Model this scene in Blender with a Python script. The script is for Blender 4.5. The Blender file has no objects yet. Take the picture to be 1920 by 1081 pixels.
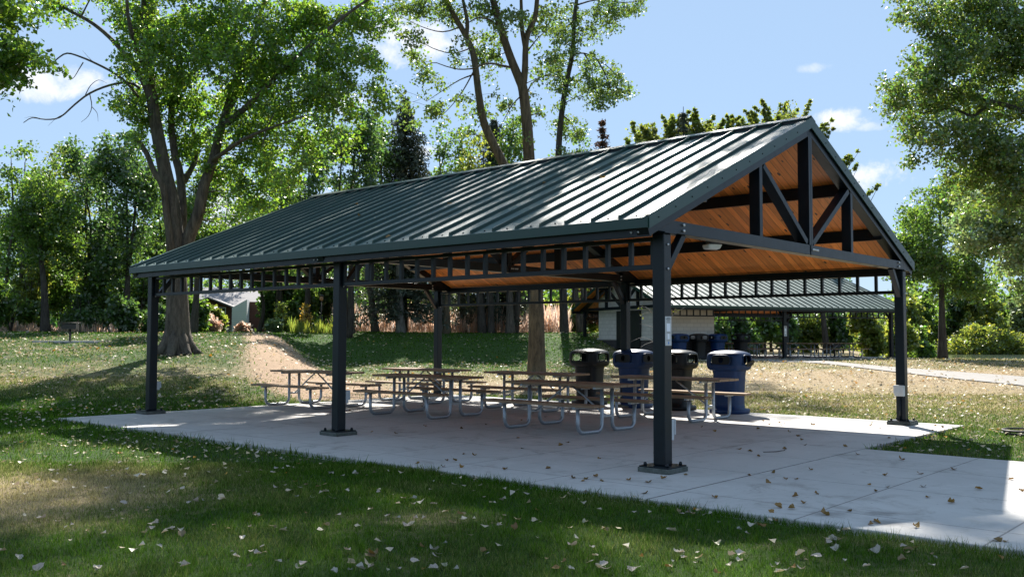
import bpy, math, random
import numpy as np
from mathutils import Vector, Matrix
R=math.radians
random.seed(7); rng=np.random.default_rng(7)
sc=bpy.context.scene
COL=sc.collection
# ------------------------------------------------------------------ camera (solved from the pavilion's geometry)
F=1754.7; CAM=np.array([6.0256,-9.5402,1.5767]); YAW=0.7223; PITCH=0.0518; ROLL=0.0025
fh=np.array([-math.sin(YAW),math.cos(YAW),0.]); rt=np.array([math.cos(YAW),math.sin(YAW),0.])
fw=fh*math.cos(PITCH)+np.array([0,0,math.sin(PITCH)]); up=np.cross(rt,fw)
r2=rt*math.cos(ROLL)+up*math.sin(ROLL); u2=-rt*math.sin(ROLL)+up*math.cos(ROLL)
cam=bpy.data.cameras.new('camera'); co=bpy.data.objects.new('camera',cam); COL.objects.link(co)
m=Matrix(((r2[0],u2[0],-fw[0],CAM[0]),(r2[1],u2[1],-fw[1],CAM[1]),(r2[2],u2[2],-fw[2],CAM[2]),(0,0,0,1)))
co.matrix_world=m; cam.sensor_width=36; cam.lens=36*F/1920; cam.clip_end=3000; cam.clip_start=.1
sc.camera=co
def W(px,py,d):
    "world point seen at photo pixel px,py at horizontal depth d"
    v=fw+r2*((px-960)/F)+u2*((540.5-py)/F)
    return CAM+v*(d/(v@fh))
def ld(x,y):
    vx=x-CAM[0]; vy=y-CAM[1]
    return vx*rt[0]+vy*rt[1], vx*fh[0]+vy*fh[1]
def wl(lat,d): return CAM[0]+rt[0]*lat+fh[0]*d, CAM[1]+rt[1]*lat+fh[1]*d
def ss(a,b,x):
    t=np.clip((x-a)/(b-a),0,1); return t*t*(3-2*t)
# slab rectangles (world)
SX0,SX1,SY0,SY1=-12.5,.9,-1.72,8.72
WX1,WY1=16.,3.9
def slabdist(x,y):
    d1=np.hypot(np.maximum(np.maximum(SX0-x,x-SX1),0),np.maximum(np.maximum(SY0-y,y-SY1),0))
    d2=np.hypot(np.maximum(np.maximum(SX1-x,x-WX1),0),np.maximum(np.maximum(SY0-y,y-WY1),0))
    return np.minimum(d1,d2)
def zt(x,y):
    x=np.asarray(x,float); y=np.asarray(y,float)
    lat,d=ld(x,y); dd=np.maximum(d,.5); u=np.where(d>3,lat/dd,0)
    zl=np.interp(d,[0,21,32,45,60,90,200],[0,0,1.0,1.75,1.85,1.8,2.2])
    zc=np.interp(d,[0,27,44,49,55,60,90,200],[0,0,.42,1.25,1.84,1.82,1.5,2.])
    zr=np.interp(d,[0,22,44,58,120,200],[0,0,.5,.45,.6,1.5])
    pond=ss(.36,.42,u)*ss(50.5,57,d)*(1-ss(85,92,d))
    zr=zr-pond*1.1
    wL=1-ss(-.27,-.19,u); wR=ss(.085,.14,u)
    z=zl*wL+zr*wR+zc*(1-wL-wR)
    z=z*ss(0,3.,slabdist(x,y))
    z=z+.05*np.sin(x*.31+1.3)*np.sin(y*.27+.4)*ss(1.5,8,slabdist(x,y))
    return z-.035
def G(px,py,dmax=200):
    v=fw+r2*((px-960)/F)+u2*((540.5-py)/F); v=v/(v@fh)
    ds=np.linspace(4,dmax,4000); P=CAM[None]+ds[:,None]*v[None]
    h=P[:,2]-zt(P[:,0],P[:,1]); k=np.argmax(h<0)
    if h[k]>=0: k=-1
    return P[k]
def ground(px,d):
    p=W(px,600,d); return np.array([p[0],p[1],float(zt(p[0],p[1]))])
# ------------------------------------------------------------------ materials
def newmat(name):
    m=bpy.data.materials.new(name); m.use_nodes=True; nt=m.node_tree; nt.nodes.clear()
    return m,nt,nt.nodes.new('ShaderNodeOutputMaterial')
def N(nt,t,**kw):
    n=nt.nodes.new(t)
    for k,v in kw.items():
        if k in ('i',):
            for a,b in v.items(): n.inputs[a].default_value=b
        else: setattr(n,k,v)
    return n
def c4(c): return (c[0],c[1],c[2],1)
def ramp(nt,fac,stops):
    n=nt.nodes.new('ShaderNodeValToRGB'); e=n.color_ramp.elements
    while len(e)<len(stops): e.new(.5)
    for i,(p,c) in enumerate(stops): e[i].position=p; e[i].color=c4(c)
    nt.links.new(fac,n.inputs[0]); return n.outputs[0]
def noise(nt,vec,scale,detail=4,rough=.55,dist=0):
    n=N(nt,'ShaderNodeTexNoise',i={'Scale':scale,'Detail':detail,'Roughness':rough,'Distortion':dist})
    if vec is not None: nt.links.new(vec,n.inputs['Vector'])
    return n.outputs[0]
def mixc(nt,f,a,b):
    n=N(nt,'ShaderNodeMix',data_type='RGBA')
    for s,v in ((0,f),(6,a),(7,b)):
        if isinstance(v,(int,float)): n.inputs[s].default_value=v
        elif isinstance(v,tuple): n.inputs[s].default_value=c4(v)
        else: nt.links.new(v,n.inputs[s])
    return n.outputs[2]
def math_(nt,op,a,b=0,c=None):
    n=N(nt,'ShaderNodeMath',operation=op)
    for s,v in ((0,a),(1,b))+(((2,c),) if c is not None else ()):
        if isinstance(v,(int,float)): n.inputs[s].default_value=v
        else: nt.links.new(v,n.inputs[s])
    return n.outputs[0]
def bump(nt,h,strength,dist,bs):
    b=N(nt,'ShaderNodeBump',i={'Strength':strength,'Distance':dist}); nt.links.new(h,b.inputs['Height']); nt.links.new(b.outputs[0],bs.inputs['Normal'])
def simple(name,c1,c2,rough=.5,scale=6,metal=0,bs_=.15,bd=.01,spec=.5,coat=0,stretch=None,coords='Object'):
    m,nt,out=newmat(name); b=N(nt,'ShaderNodeBsdfPrincipled'); tc=N(nt,'ShaderNodeTexCoord'); v=tc.outputs[coords]
    if stretch:
        mp=N(nt,'ShaderNodeMapping'); mp.inputs['Scale'].default_value=stretch; nt.links.new(v,mp.inputs[0]); v=mp.outputs[0]
    f=noise(nt,v,scale,6,.6); col=ramp(nt,f,[(.3,c1),(.7,c2)])
    nt.links.new(col,b.inputs['Base Color']); b.inputs['Metallic'].default_value=metal
    f2=noise(nt,v,scale*5,3,.6)
    rr=N(nt,'ShaderNodeMapRange',i={'To Min':max(rough-.1,.05),'To Max':min(rough+.12,1)}); nt.links.new(f,rr.inputs[0]); nt.links.new(rr.outputs[0],b.inputs['Roughness'])
    b.inputs['Specular IOR Level'].default_value=spec; b.inputs['Coat Weight'].default_value=coat
    if bs_: bump(nt,f2,bs_,bd,b)
    nt.links.new(b.outputs[0],out.inputs[0]); return m
M={}
M['steel']=simple('painted_steel',(.0022,.006,.009),(.004,.009,.014),.36,9,bs_=.08,bd=.002,spec=.32)
M['galv']=simple('galvanized',(.27,.30,.33),(.40,.43,.46),.40,30,metal=.6,bs_=.1,bd=.002)
M['bolt']=simple('zinc',(.5,.5,.5),(.6,.6,.6),.35,20,metal=.8,bs_=0)
M['plank']=simple('weathered_plank',(.20,.125,.07),(.36,.25,.155),.8,5,stretch=(1,14,14),bs_=.4,bd=.004)
M['box']=simple('grey_plastic_box',(.42,.44,.45),(.5,.52,.53),.5,12,bs_=.03)
M['black_plastic']=simple('black_plastic',(.005,.006,.0065),(.009,.010,.011),.48,14,bs_=.25,bd=.002,spec=.3)
M['blue_plastic']=simple('blue_plastic',(.001,.021,.082),(.0025,.03,.112),.48,10,bs_=.25,bd=.002,spec=.35)
M['grout']=simple('mossy_grout',(.045,.055,.045),(.12,.13,.12),.9,14,bs_=.5,bd=.01)
M['lens']=simple('frosted_lens',(.7,.7,.68),(.78,.78,.75),.3,8,bs_=0)
M['white']=simple('label_white',(.72,.75,.8),(.76,.79,.84),.5,8,bs_=0)
M['plate']=simple('sign_plate',(.45,.46,.46),(.5,.51,.51),.45,8,bs_=0)
M['ink']=simple('ink',(.03,.035,.04),(.04,.045,.05),.6,8,bs_=0)
M['skyblue']=simple('sign_blue',(.10,.25,.6),(.14,.3,.65),.6,8,bs_=0)
M['iron']=simple('sooty_iron',(.012,.012,.013),(.04,.036,.032),.6,12,bs_=.3,bd=.004)
M['asphalt']=simple('asphalt_path',(.20,.185,.17),(.28,.26,.24),.9,3,bs_=.4,bd=.01)
M['dark_brick']=None
M['door']=simple('dark_green_door',(.01,.014,.014),(.016,.02,.02),.45,6,bs_=0)
M['fascia']=simple('green_fascia',(.006,.032,.024),(.009,.042,.032),.36,7,bs_=.05,bd=.003)
def roof_mat():
    m,nt,out=newmat('green_roof_metal'); b=N(nt,'ShaderNodeBsdfPrincipled'); tc=N(nt,'ShaderNodeTexCoord')
    s=N(nt,'ShaderNodeSeparateXYZ'); nt.links.new(tc.outputs['Object'],s.inputs[0])
    f=noise(nt,tc.outputs['Object'],1.6,6,.65)
    nt.links.new(ramp(nt,f,[(.3,(.040,.078,.072)),(.7,(.065,.112,.104))]),b.inputs['Base Color'])
    mr=N(nt,'ShaderNodeMapRange',i={'To Min':.40,'To Max':.55}); nt.links.new(f,mr.inputs[0]); nt.links.new(mr.outputs[0],b.inputs['Roughness'])
    b.inputs['Specular IOR Level'].default_value=.5; b.inputs['Metallic'].default_value=.0
    b.inputs['Coat Weight'].default_value=.0
    # fine pencil ribs running down the slope + oil canning
    w=math_(nt,'SINE',math_(nt,'MULTIPLY',s.outputs[0],2*math.pi/.0508)); w=math_(nt,'POWER',math_(nt,'ABSOLUTE',w),6)
    mp=N(nt,'ShaderNodeMapping'); mp.inputs['Scale'].default_value=(2.2,.35,1); nt.links.new(tc.outputs['Object'],mp.inputs[0])
    oc=noise(nt,mp.outputs[0],1.,2,.5)
    h=math_(nt,'ADD',math_(nt,'MULTIPLY',w,.0012),math_(nt,'MULTIPLY',oc,.016))
    bump(nt,h,1.,1.,b)
    nt.links.new(b.outputs[0],out.inputs[0]); return m
M['roof']=roof_mat()
def ceiling_mat():
    m,nt,out=newmat('pine_ceiling_boards'); b=N(nt,'ShaderNodeBsdfPrincipled'); tc=N(nt,'ShaderNodeTexCoord')
    s=N(nt,'ShaderNodeSeparateXYZ'); nt.links.new(tc.outputs['Object'],s.inputs[0])
    bw=.135; q=math_(nt,'DIVIDE',s.outputs[0],bw); fl=math_(nt,'FLOOR',q); fr=math_(nt,'FRACT',q)
    wn=N(nt,'ShaderNodeTexWhiteNoise',noise_dimensions='1D'); nt.links.new(fl,wn.inputs['W'])
    cb=N(nt,'ShaderNodeCombineXYZ'); nt.links.new(s.outputs[0],cb.inputs[0]); nt.links.new(math_(nt,'ADD',s.outputs[1],math_(nt,'MULTIPLY',wn.outputs[0],37)),cb.inputs[1]); nt.links.new(fl,cb.inputs[2])
    mp=N(nt,'ShaderNodeMapping'); mp.inputs['Scale'].default_value=(14,1.1,1); nt.links.new(cb.outputs[0],mp.inputs[0])
    g=noise(nt,mp.outputs[0],2.2,6,.6,.6)
    base=ramp(nt,g,[(.3,(.62,.17,.032)),(.55,(.80,.255,.05)),(.75,(.90,.34,.08))])
    tint=math_(nt,'MULTIPLY_ADD',wn.outputs[0],.45,.72)
    mul=N(nt,'ShaderNodeMix',data_type='RGBA',blend_type='MULTIPLY'); mul.inputs[0].default_value=1; nt.links.new(base,mul.inputs[6]); 
    cc=N(nt,'ShaderNodeCombineXYZ'); [nt.links.new(tint,cc.inputs[k]) for k in range(3)]; nt.links.new(cc.outputs[0],mul.inputs[7])
    # knots
    mk=N(nt,'ShaderNodeMapping'); mk.inputs['Scale'].default_value=(7.5,3.2,1); nt.links.new(cb.outputs[0],mk.inputs[0])
    vo=N(nt,'ShaderNodeTexVoronoi',i={'Scale':1.,'Randomness':1.}); nt.links.new(mk.outputs[0],vo.inputs['Vector'])
    wn2=N(nt,'ShaderNodeTexWhiteNoise',noise_dimensions='3D'); nt.links.new(vo.outputs['Position'],wn2.inputs['Vector'])
    kn=math_(nt,'MULTIPLY',math_(nt,'LESS_THAN',vo.outputs['Distance'],.17),math_(nt,'GREATER_THAN',wn2.outputs[0],.45))
    c=mixc(nt,kn,mul.outputs[2],(.055,.018,.006))
    gv=math_(nt,'LESS_THAN',math_(nt,'ABSOLUTE',math_(nt,'SUBTRACT',fr,.5)),.475)
    c=mixc(nt,gv,(.10,.035,.012),c)
    nt.links.new(c,b.inputs['Base Color']); b.inputs['Roughness'].default_value=.42
    bump(nt,gv,.5,.006,b); nt.links.new(b.outputs[0],out.inputs[0]); return m
M['ceiling']=ceiling_mat()
def concrete_mat():
    m,nt,out=newmat('broom_concrete'); b=N(nt,'ShaderNodeBsdfPrincipled'); tc=N(nt,'ShaderNodeTexCoord'); o=tc.outputs['Object']
    s=N(nt,'ShaderNodeSeparateXYZ'); nt.links.new(o,s.inputs[0])
    f=noise(nt,o,.5,7,.65); f2=noise(nt,o,45,3,.7); f3=noise(nt,o,3.,5,.7)
    c=ramp(nt,f,[(.3,(.40,.385,.365)),(.7,(.495,.48,.455))])
    c=mixc(nt,math_(nt,'MULTIPLY',ss_node(nt,f3,.52,.75),.55),c,(.30,.285,.26))
    f4=noise(nt,o,1.1,6,.75,1.2); c=mixc(nt,math_(nt,'MULTIPLY',ss_node(nt,f4,.52,.68),.75),c,(.27,.25,.225)); c=mixc(nt,math_(nt,'MULTIPLY',ss_node(nt,f4,.46,.3),.35),c,(.60,.585,.56))
    sp_=noise(nt,o,14,2,.5); c=mixc(nt,math_(nt,'MULTIPLY',ss_node(nt,sp_,.70,.76),.6),c,(.12,.10,.085))
    c=mixc(nt,math_(nt,'MULTIPLY',f2,.12),c,(.3,.3,.3))
    # per-panel tone
    px=math_(nt,'FLOOR',math_(nt,'DIVIDE',math_(nt,'SUBTRACT',s.outputs[0],.9),1.525)); py=math_(nt,'FLOOR',math_(nt,'DIVIDE',math_(nt,'ADD',s.outputs[1],1.08),1.65))
    cb=N(nt,'ShaderNodeCombineXYZ'); nt.links.new(px,cb.inputs[0]); nt.links.new(py,cb.inputs[1])
    wn=N(nt,'ShaderNodeTexWhiteNoise'); nt.links.new(cb.outputs[0],wn.inputs['Vector'])
    c=mixc(nt,math_(nt,'MULTIPLY',wn.outputs[0],.10),c,(.36,.35,.34))
    def line(coord,off,sp,wd):
        q=math_(nt,'FRACT',math_(nt,'DIVIDE',math_(nt,'SUBTRACT',coord,off),sp))
        q=math_(nt,'MINIMUM',q,math_(nt,'SUBTRACT',1,q)); return math_(nt,'LESS_THAN',q,wd/sp)
    jl=math_(nt,'MAXIMUM',line(s.outputs[0],.9,1.525,.009),line(s.outputs[1],-1.08,1.65,.008))
    stn=noise(nt,o,6,4,.7)
    c=mixc(nt,math_(nt,'MULTIPLY',jl,math_(nt,'ADD',math_(nt,'MULTIPLY',stn,.8),.25)),c,(.09,.08,.075))
    # dark stain spots near the walkway edge
    for (sx,sy,r) in ((2.55,-1.25,.28),(2.9,-.95,.18),(3.1,-1.3,.25)):
        dx=math_(nt,'SUBTRACT',s.outputs[0],sx); dy=math_(nt,'SUBTRACT',s.outputs[1],sy)
        dd=math_(nt,'SQRT',math_(nt,'ADD',math_(nt,'MULTIPLY',dx,dx),math_(nt,'MULTIPLY',dy,dy)))
        dd=math_(nt,'ADD',dd,math_(nt,'MULTIPLY',math_(nt,'SUBTRACT',f3,.5),.5))
        c=mixc(nt,math_(nt,'MULTIPLY',ss_node(nt,dd,r,0),.55),c,(.12,.11,.10))
    nt.links.new(c,b.inputs['Base Color']); b.inputs['Roughness'].default_value=.8
    bump(nt,math_(nt,'SUBTRACT',math_(nt,'MULTIPLY',f2,.002),math_(nt,'MULTIPLY',jl,.006)),.8,1,b)
    nt.links.new(b.outputs[0],out.inputs[0]); return m
def ss_node(nt,v,a,b_):
    n=N(nt,'ShaderNodeMapRange',interpolation_type='SMOOTHSTEP'); 
    inv=a>b_
    lo,hi=(b_,a) if inv else (a,b_)
    n.inputs['From Min'].default_value=lo; n.inputs['From Max'].default_value=hi
    n.inputs['To Min'].default_value=1. if inv else 0.; n.inputs['To Max'].default_value=0. if inv else 1.
    nt.links.new(v,n.inputs[0]); return n.outputs[0]
M['concrete']=concrete_mat()
def ground_mat():
    m,nt,out=newmat('lawn_soil'); b=N(nt,'ShaderNodeBsdfPrincipled'); tc=N(nt,'ShaderNodeTexCoord'); o=tc.outputs['Object']
    at=N(nt,'ShaderNodeAttribute',attribute_name='mask'); sp=N(nt,'ShaderNodeSeparateColor'); nt.links.new(at.outputs['Color'],sp.inputs[0])
    dry,dirt=sp.outputs[0],sp.outputs[1]
    n1=noise(nt,o,.45,5,.6); n2=noise(nt,o,7,5,.7); n3=noise(nt,o,38,4,.75)
    g=ramp(nt,n3,[(.3,(.018,.040,.008)),(.5,(.036,.075,.014)),(.72,(.075,.115,.03))])
    d=ramp(nt,n3,[(.3,(.20,.155,.085)),(.7,(.42,.33,.20))])
    df=math_(nt,'ADD',dry,math_(nt,'MULTIPLY',math_(nt,'SUBTRACT',n1,.5),1.1)); df=math_(nt,'ADD',df,math_(nt,'MULTIPLY',math_(nt,'SUBTRACT',n2,.5),.9))
    c=mixc(nt,ss_node(nt,df,.25,.8),g,d)
    so=ramp(nt,n2,[(.3,(.29,.20,.135)),(.7,(.40,.285,.19))])
    dm=math_(nt,'ADD',dirt,math_(nt,'MULTIPLY',math_(nt,'SUBTRACT',n2,.5),.6))
    c=mixc(nt,ss_node(nt,dm,.35,.7),c,so)
    nt.links.new(c,b.inputs['Base Color']); b.inputs['Roughness'].default_value=.95; b.inputs['Specular IOR Level'].default_value=.15
    bump(nt,n3,.9,.04,b); nt.links.new(b.outputs[0],out.inputs[0]); return m
M['ground']=ground_mat()
def blade_mat():
    m,nt,out=newmat('grass_blade'); at=N(nt,'ShaderNodeAttribute',attribute_name='Col')
    d=N(nt,'ShaderNodeBsdfDiffuse'); t=N(nt,'ShaderNodeBsdfTranslucent'); nt.links.new(at.outputs['Color'],d.inputs[0]); nt.links.new(at.outputs['Color'],t.inputs[0])
    mx=N(nt,'ShaderNodeMixShader'); mx.inputs[0].default_value=.45; nt.links.new(d.outputs[0],mx.inputs[1]); nt.links.new(t.outputs[0],mx.inputs[2])
    nt.links.new(mx.outputs[0],out.inputs[0]); return m
M['blade']=blade_mat()
LEAFN={}
def leaf_mat(key,base,trans,rough=.38,gl=.09,tw=.45):
    "base colour and transmitted colour vary per leaf through the face attribute Col (grey 0.6..1.4 variation)"
    m,nt,out=newmat('foliage_'+key); at=N(nt,'ShaderNodeAttribute',attribute_name='Col')
    def tinted(c):
        n=N(nt,'ShaderNodeMix',data_type='RGBA',blend_type='MULTIPLY'); n.inputs[0].default_value=1; n.inputs[6].default_value=c4(c); nt.links.new(at.outputs['Color'],n.inputs[7]); return n.outputs[2]
    d=N(nt,'ShaderNodeBsdfDiffuse'); t=N(nt,'ShaderNodeBsdfTranslucent'); g=N(nt,'ShaderNodeBsdfGlossy',i={'Roughness':rough})
    g.inputs[0].default_value=(.85,.88,.8,1)
    nt.links.new(tinted(base),d.inputs[0]); nt.links.new(tinted(trans),t.inputs[0])
    a=N(nt,'ShaderNodeMixShader'); a.inputs[0].default_value=tw; nt.links.new(d.outputs[0],a.inputs[1]); nt.links.new(t.outputs[0],a.inputs[2])
    b=N(nt,'ShaderNodeMixShader'); b.inputs[0].default_value=gl; nt.links.new(a.outputs[0],b.inputs[1]); nt.links.new(g.outputs[0],b.inputs[2])
    nt.links.new(b.outputs[0],out.inputs[0]); LEAFN[key]=m; return m
leaf_mat('maple',(.055,.11,.022),(.31,.52,.045),gl=.06)
leaf_mat('cottonwood',(.065,.105,.028),(.22,.34,.045),gl=.08)
leaf_mat('mid',(.05,.095,.022),(.24,.40,.045),gl=.06)
leaf_mat('dark',(.04,.08,.026),(.15,.28,.045),gl=.08)
leaf_mat('yellow',(.10,.135,.030),(.40,.47,.06),gl=.05)
leaf_mat('spruce',(.075,.095,.068),(.08,.10,.055),gl=.05,tw=.2)
leaf_mat('deadbrown',(.10,.055,.035),(.12,.06,.03),gl=.03)
leaf_mat('gold',(.42,.30,.05),(.55,.38,.05))
leaf_mat('pale',(.13,.18,.08),(.32,.44,.12),gl=.10)
leaf_mat('reed',(.52,.37,.28),(.72,.52,.40),gl=.03,tw=.6)
leaf_mat('litter',(.46,.41,.33),(.40,.33,.22),gl=.03,tw=.25)
leaf_mat('litter_tan',(.30,.22,.13),(.34,.24,.12),gl=.03,tw=.25)
leaf_mat('litter_brown',(.20,.115,.035),(.3,.18,.05),gl=.04,tw=.2)
def bark(key,c1,c2,sc_=9):
    m,nt,out=newmat('bark_'+key); b=N(nt,'ShaderNodeBsdfPrincipled'); tc=N(nt,'ShaderNodeTexCoord')
    mp=N(nt,'ShaderNodeMapping'); mp.inputs['Scale'].default_value=(1,1,.22); nt.links.new(tc.outputs['Object'],mp.inputs[0])
    f=noise(nt,mp.outputs[0],sc_,7,.7,.4); f2=noise(nt,tc.outputs['Object'],.8,3)
    c=ramp(nt,f,[(.35,c1),(.65,c2)]); c=mixc(nt,math_(nt,'MULTIPLY',ss_node(nt,f2,.5,.75),.35),c,(.13,.14,.10))
    nt.links.new(c,b.inputs['Base Color']); b.inputs['Roughness'].default_value=.92; b.inputs['Specular IOR Level'].default_value=.2
    bump(nt,f,1.,.06,b); nt.links.new(b.outputs[0],out.inputs[0]); M['bark_'+key]=m
bark('grey',(.045,.038,.032),(.145,.12,.095)); bark('brown',(.045,.036,.025),(.15,.115,.072)); bark('dark',(.03,.026,.022),(.085,.072,.06)); bark('light',(.09,.085,.078),(.24,.225,.20)); bark('twig',(.25,.22,.19),(.42,.38,.33))
def brick_mat(name,c1,c2,mortar,bw,bh,ms,rough=.85,bd=.01):
    m,nt,out=newmat(name); b=N(nt,'ShaderNodeBsdfPrincipled'); tc=N(nt,'ShaderNodeTexCoord')
    geo=N(nt,'ShaderNodeSeparateXYZ'); nt.links.new(tc.outputs['Object'],geo.inputs[0])
    nn=N(nt,'ShaderNodeSeparateXYZ'); nt.links.new(tc.outputs['Normal'],nn.inputs[0])
    ax=math_(nt,'ABSOLUTE',nn.outputs[0]); sel=math_(nt,'GREATER_THAN',ax,.5)
    mx=N(nt,'ShaderNodeMix',data_type='FLOAT'); nt.links.new(sel,mx.inputs[0]); nt.links.new(geo.outputs[0],mx.inputs[2]); nt.links.new(geo.outputs[1],mx.inputs[3])
    cb=N(nt,'ShaderNodeCombineXYZ'); nt.links.new(mx.outputs[0],cb.inputs[0]); nt.links.new(geo.outputs[2],cb.inputs[1])
    br=N(nt,'ShaderNodeTexBrick',i={'Scale':1.,'Mortar Size':ms,'Brick Width':bw,'Row Height':bh,'Mortar Smooth':.1,'Bias':0.}); nt.links.new(cb.outputs[0],br.inputs['Vector'])
    br.inputs['Color1'].default_value=c4(c1); br.inputs['Color2'].default_value=c4(c2); br.inputs['Mortar'].default_value=c4(mortar)
    f=noise(nt,tc.outputs['Object'],20,4,.7)
    c=mixc(nt,math_(nt,'MULTIPLY',f,.3),br.outputs['Color'],tuple(x*.6 for x in c1))
    nt.links.new(c,b.inputs['Base Color']); b.inputs['Roughness'].default_value=rough
    bump(nt,br.outputs['Fac'],-.6,bd,b); nt.links.new(b.outputs[0],out.inputs[0]); return m
M['block']=brick_mat('split_face_block',(.62,.59,.53),(.54,.51,.46),(.36,.34,.31),.40,.20,.008)
M['dark_brick']=brick_mat('dark_brick',(.022,.02,.02),(.04,.034,.034),(.13,.12,.115),.22,.078,.010)
M['stone']=brick_mat('field_stone',(.45,.42,.37),(.25,.22,.2),(.12,.11,.1),.30,.17,.02)
M['sill']=simple('cast_sill',(.42,.40,.36),(.5,.48,.43),.8,10)
M['brown_siding']=simple('brown_siding',(.10,.035,.025),(.14,.05,.035),.7,4)
M['white_siding']=brick_mat('white_siding',(.78,.78,.76),(.76,.76,.74),(.35,.36,.36),40.,.16,.012)
M['shingle']=simple('grey_shingles',(.16,.15,.15),(.27,.25,.25),.85,9)
M['glass']=simple('window_glass',(.02,.03,.035),(.03,.04,.05),.1,3,bs_=0)
M['trim']=simple('white_trim',(.7,.7,.7),(.75,.75,.75),.6,3,bs_=0)
def water_mat():
    m,nt,out=newmat('pond_water'); b=N(nt,'ShaderNodeBsdfPrincipled'); tc=N(nt,'ShaderNodeTexCoord')
    f=noise(nt,tc.outputs['Object'],2.5,4,.6); b.inputs['Base Color'].default_value=(.03,.045,.035,1); b.inputs['Roughness'].default_value=.12
    bump(nt,f,.5,.08,b); nt.links.new(b.outputs[0],out.inputs[0]); return m
M['water']=water_mat()
# ------------------------------------------------------------------ mesh helpers
class MB:
    def __init__(s): s.v=[]; s.f=[]; s.n=0; s.s=[]
    def add(s,v,f,smooth=False):
        s.v.append(np.asarray(v,float)); 
        for q in f: s.f.append(tuple(i+s.n for i in q)); s.s.append(smooth)
        s.n+=len(v)
    def hexa(s,c):  # 8 corners: bottom 4 ccw, top 4 ccw
        s.add(c,[(3,2,1,0),(4,5,6,7),(0,1,5,4),(1,2,6,5),(2,3,7,6),(3,0,4,7)])
    def box(s,x0,x1,y0,y1,z0,z1):
        s.hexa([(x0,y0,z0),(x1,y0,z0),(x1,y1,z0),(x0,y1,z0),(x0,y0,z1),(x1,y0,z1),(x1,y1,z1),(x0,y1,z1)])
    def bar(s,p,q,w,h,upv=(0,0,1)):
        "rectangular bar from p to q: w across, h along up"
        p=np.array(p,float); q=np.array(q,float); d=q-p; d/=np.linalg.norm(d); a=np.cross(d,np.array(upv,float)); a/=np.linalg.norm(a); b=np.cross(a,d)
        a=a*w/2; b=b*h/2
        s.hexa([p-a-b,p+a-b,q+a-b,q-a-b,p-a+b,p+a+b,q+a+b,q-a+b])
    def tube(s,pts,rad,n=8,cap=True,smooth=True):
        P=np.array(pts,float); k=len(P); rad=np.broadcast_to(np.array(rad,float),(k,)) if np.ndim(rad)==0 else np.array(rad,float)
        T=np.gradient(P,axis=0); T/=np.maximum(np.linalg.norm(T,axis=1,keepdims=True),1e-9)
        a=np.array([0,0,1.]) if abs(T[0][2])<.9 else np.array([1.,0,0])
        V=[];ang=np.arange(n)*2*math.pi/n
        for i in range(k):
            a=a-T[i]*(a@T[i]); a/=max(np.linalg.norm(a),1e-9); b=np.cross(T[i],a)
            V.append(P[i]+rad[i]*(np.cos(ang)[:,None]*a+np.sin(ang)[:,None]*b))
        V=np.concatenate(V); Fc=[]
        for i in range(k-1):
            for j in range(n):
                j2=(j+1)%n; Fc.append((i*n+j,i*n+j2,(i+1)*n+j2,(i+1)*n+j))
        if cap: Fc.append(tuple(range(n-1,-1,-1))); Fc.append(tuple((k-1)*n+j for j in range(n)))
        s.add(V,Fc,smooth)
    def build(s,name,mat,parent=None,bevel=0):
        me=bpy.data.meshes.new(name); V=np.concatenate(s.v)
        me.from_pydata(V.tolist(),[],s.f); me.polygons.foreach_set('use_smooth',s.s); me.materials.append(mat); me.update()
        o=bpy.data.objects.new(name,me); COL.objects.link(o)
        if parent: o.parent=parent
        if bevel:
            b=o.modifiers.new('bevel','BEVEL'); b.width=bevel; b.segments=2; b.limit_method='ANGLE'
        return o
def smooth_path(pts,n=4):
    "catmull-rom resample"
    P=np.array(pts,float); P=np.vstack([2*P[0]-P[1],P,2*P[-1]-P[-2]]); out=[]
    for i in range(1,len(P)-2):
        for t in np.arange(n)/n:
            a,b,c,d=P[i-1],P[i],P[i+1],P[i+2]
            out.append(.5*((2*b)+(-a+c)*t+(2*a-5*b+4*c-d)*t*t+(-a+3*b-3*c+d)*t**3))
    out.append(P[-2]); return np.array(out)
def bigmesh(name,V,nper,mat,parent=None,cols=None,smooth=False):
    "V: (n,nper,3) separate polygons of nper corners; cols (n,3)"
    n=len(V); me=bpy.data.meshes.new(name)
    me.vertices.add(n*nper); me.vertices.foreach_set('co',V.reshape(-1).astype(np.float32))
    me.loops.add(n*nper); me.loops.foreach_set('vertex_index',np.arange(n*nper,dtype=np.int32))
    me.polygons.add(n); me.polygons.foreach_set('loop_start',np.arange(0,n*nper,nper,dtype=np.int32))
    try: me.polygons.foreach_set('loop_total',np.full(n,nper,dtype=np.int32))
    except Exception: pass
    if cols is not None:
        at=me.color_attributes.new('Col','FLOAT_COLOR','CORNER')
        c=np.ones((n,nper,4),np.float32); c[:,:,:3]=cols[:,None,:]; at.data.foreach_set('color',c.reshape(-1))
    me.materials.append(mat); me.update(calc_edges=True); me.validate()
    o=bpy.data.objects.new(name,me); COL.objects.link(o)
    if parent: o.parent=parent
    return o
def tag(o,label=None,cat=None,group=None,kind=None):
    if label: o['label']=label
    if cat: o['category']=cat
    if group: o['group']=group
    if kind: o['kind']=kind
    return o
def empty(name,loc,rz=0):
    o=bpy.data.objects.new(name,None); COL.objects.link(o); o.location=tuple(loc); o.rotation_euler=(0,0,rz); o.empty_display_size=.3
    return o
def copy_tree(o,parent=None):
    c=o.copy(); COL.objects.link(c)
    if parent is not None: c.parent=parent; c.matrix_parent_inverse=o.matrix_parent_inverse
    for ch in list(o.children): copy_tree(ch,c)
    return c
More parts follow.
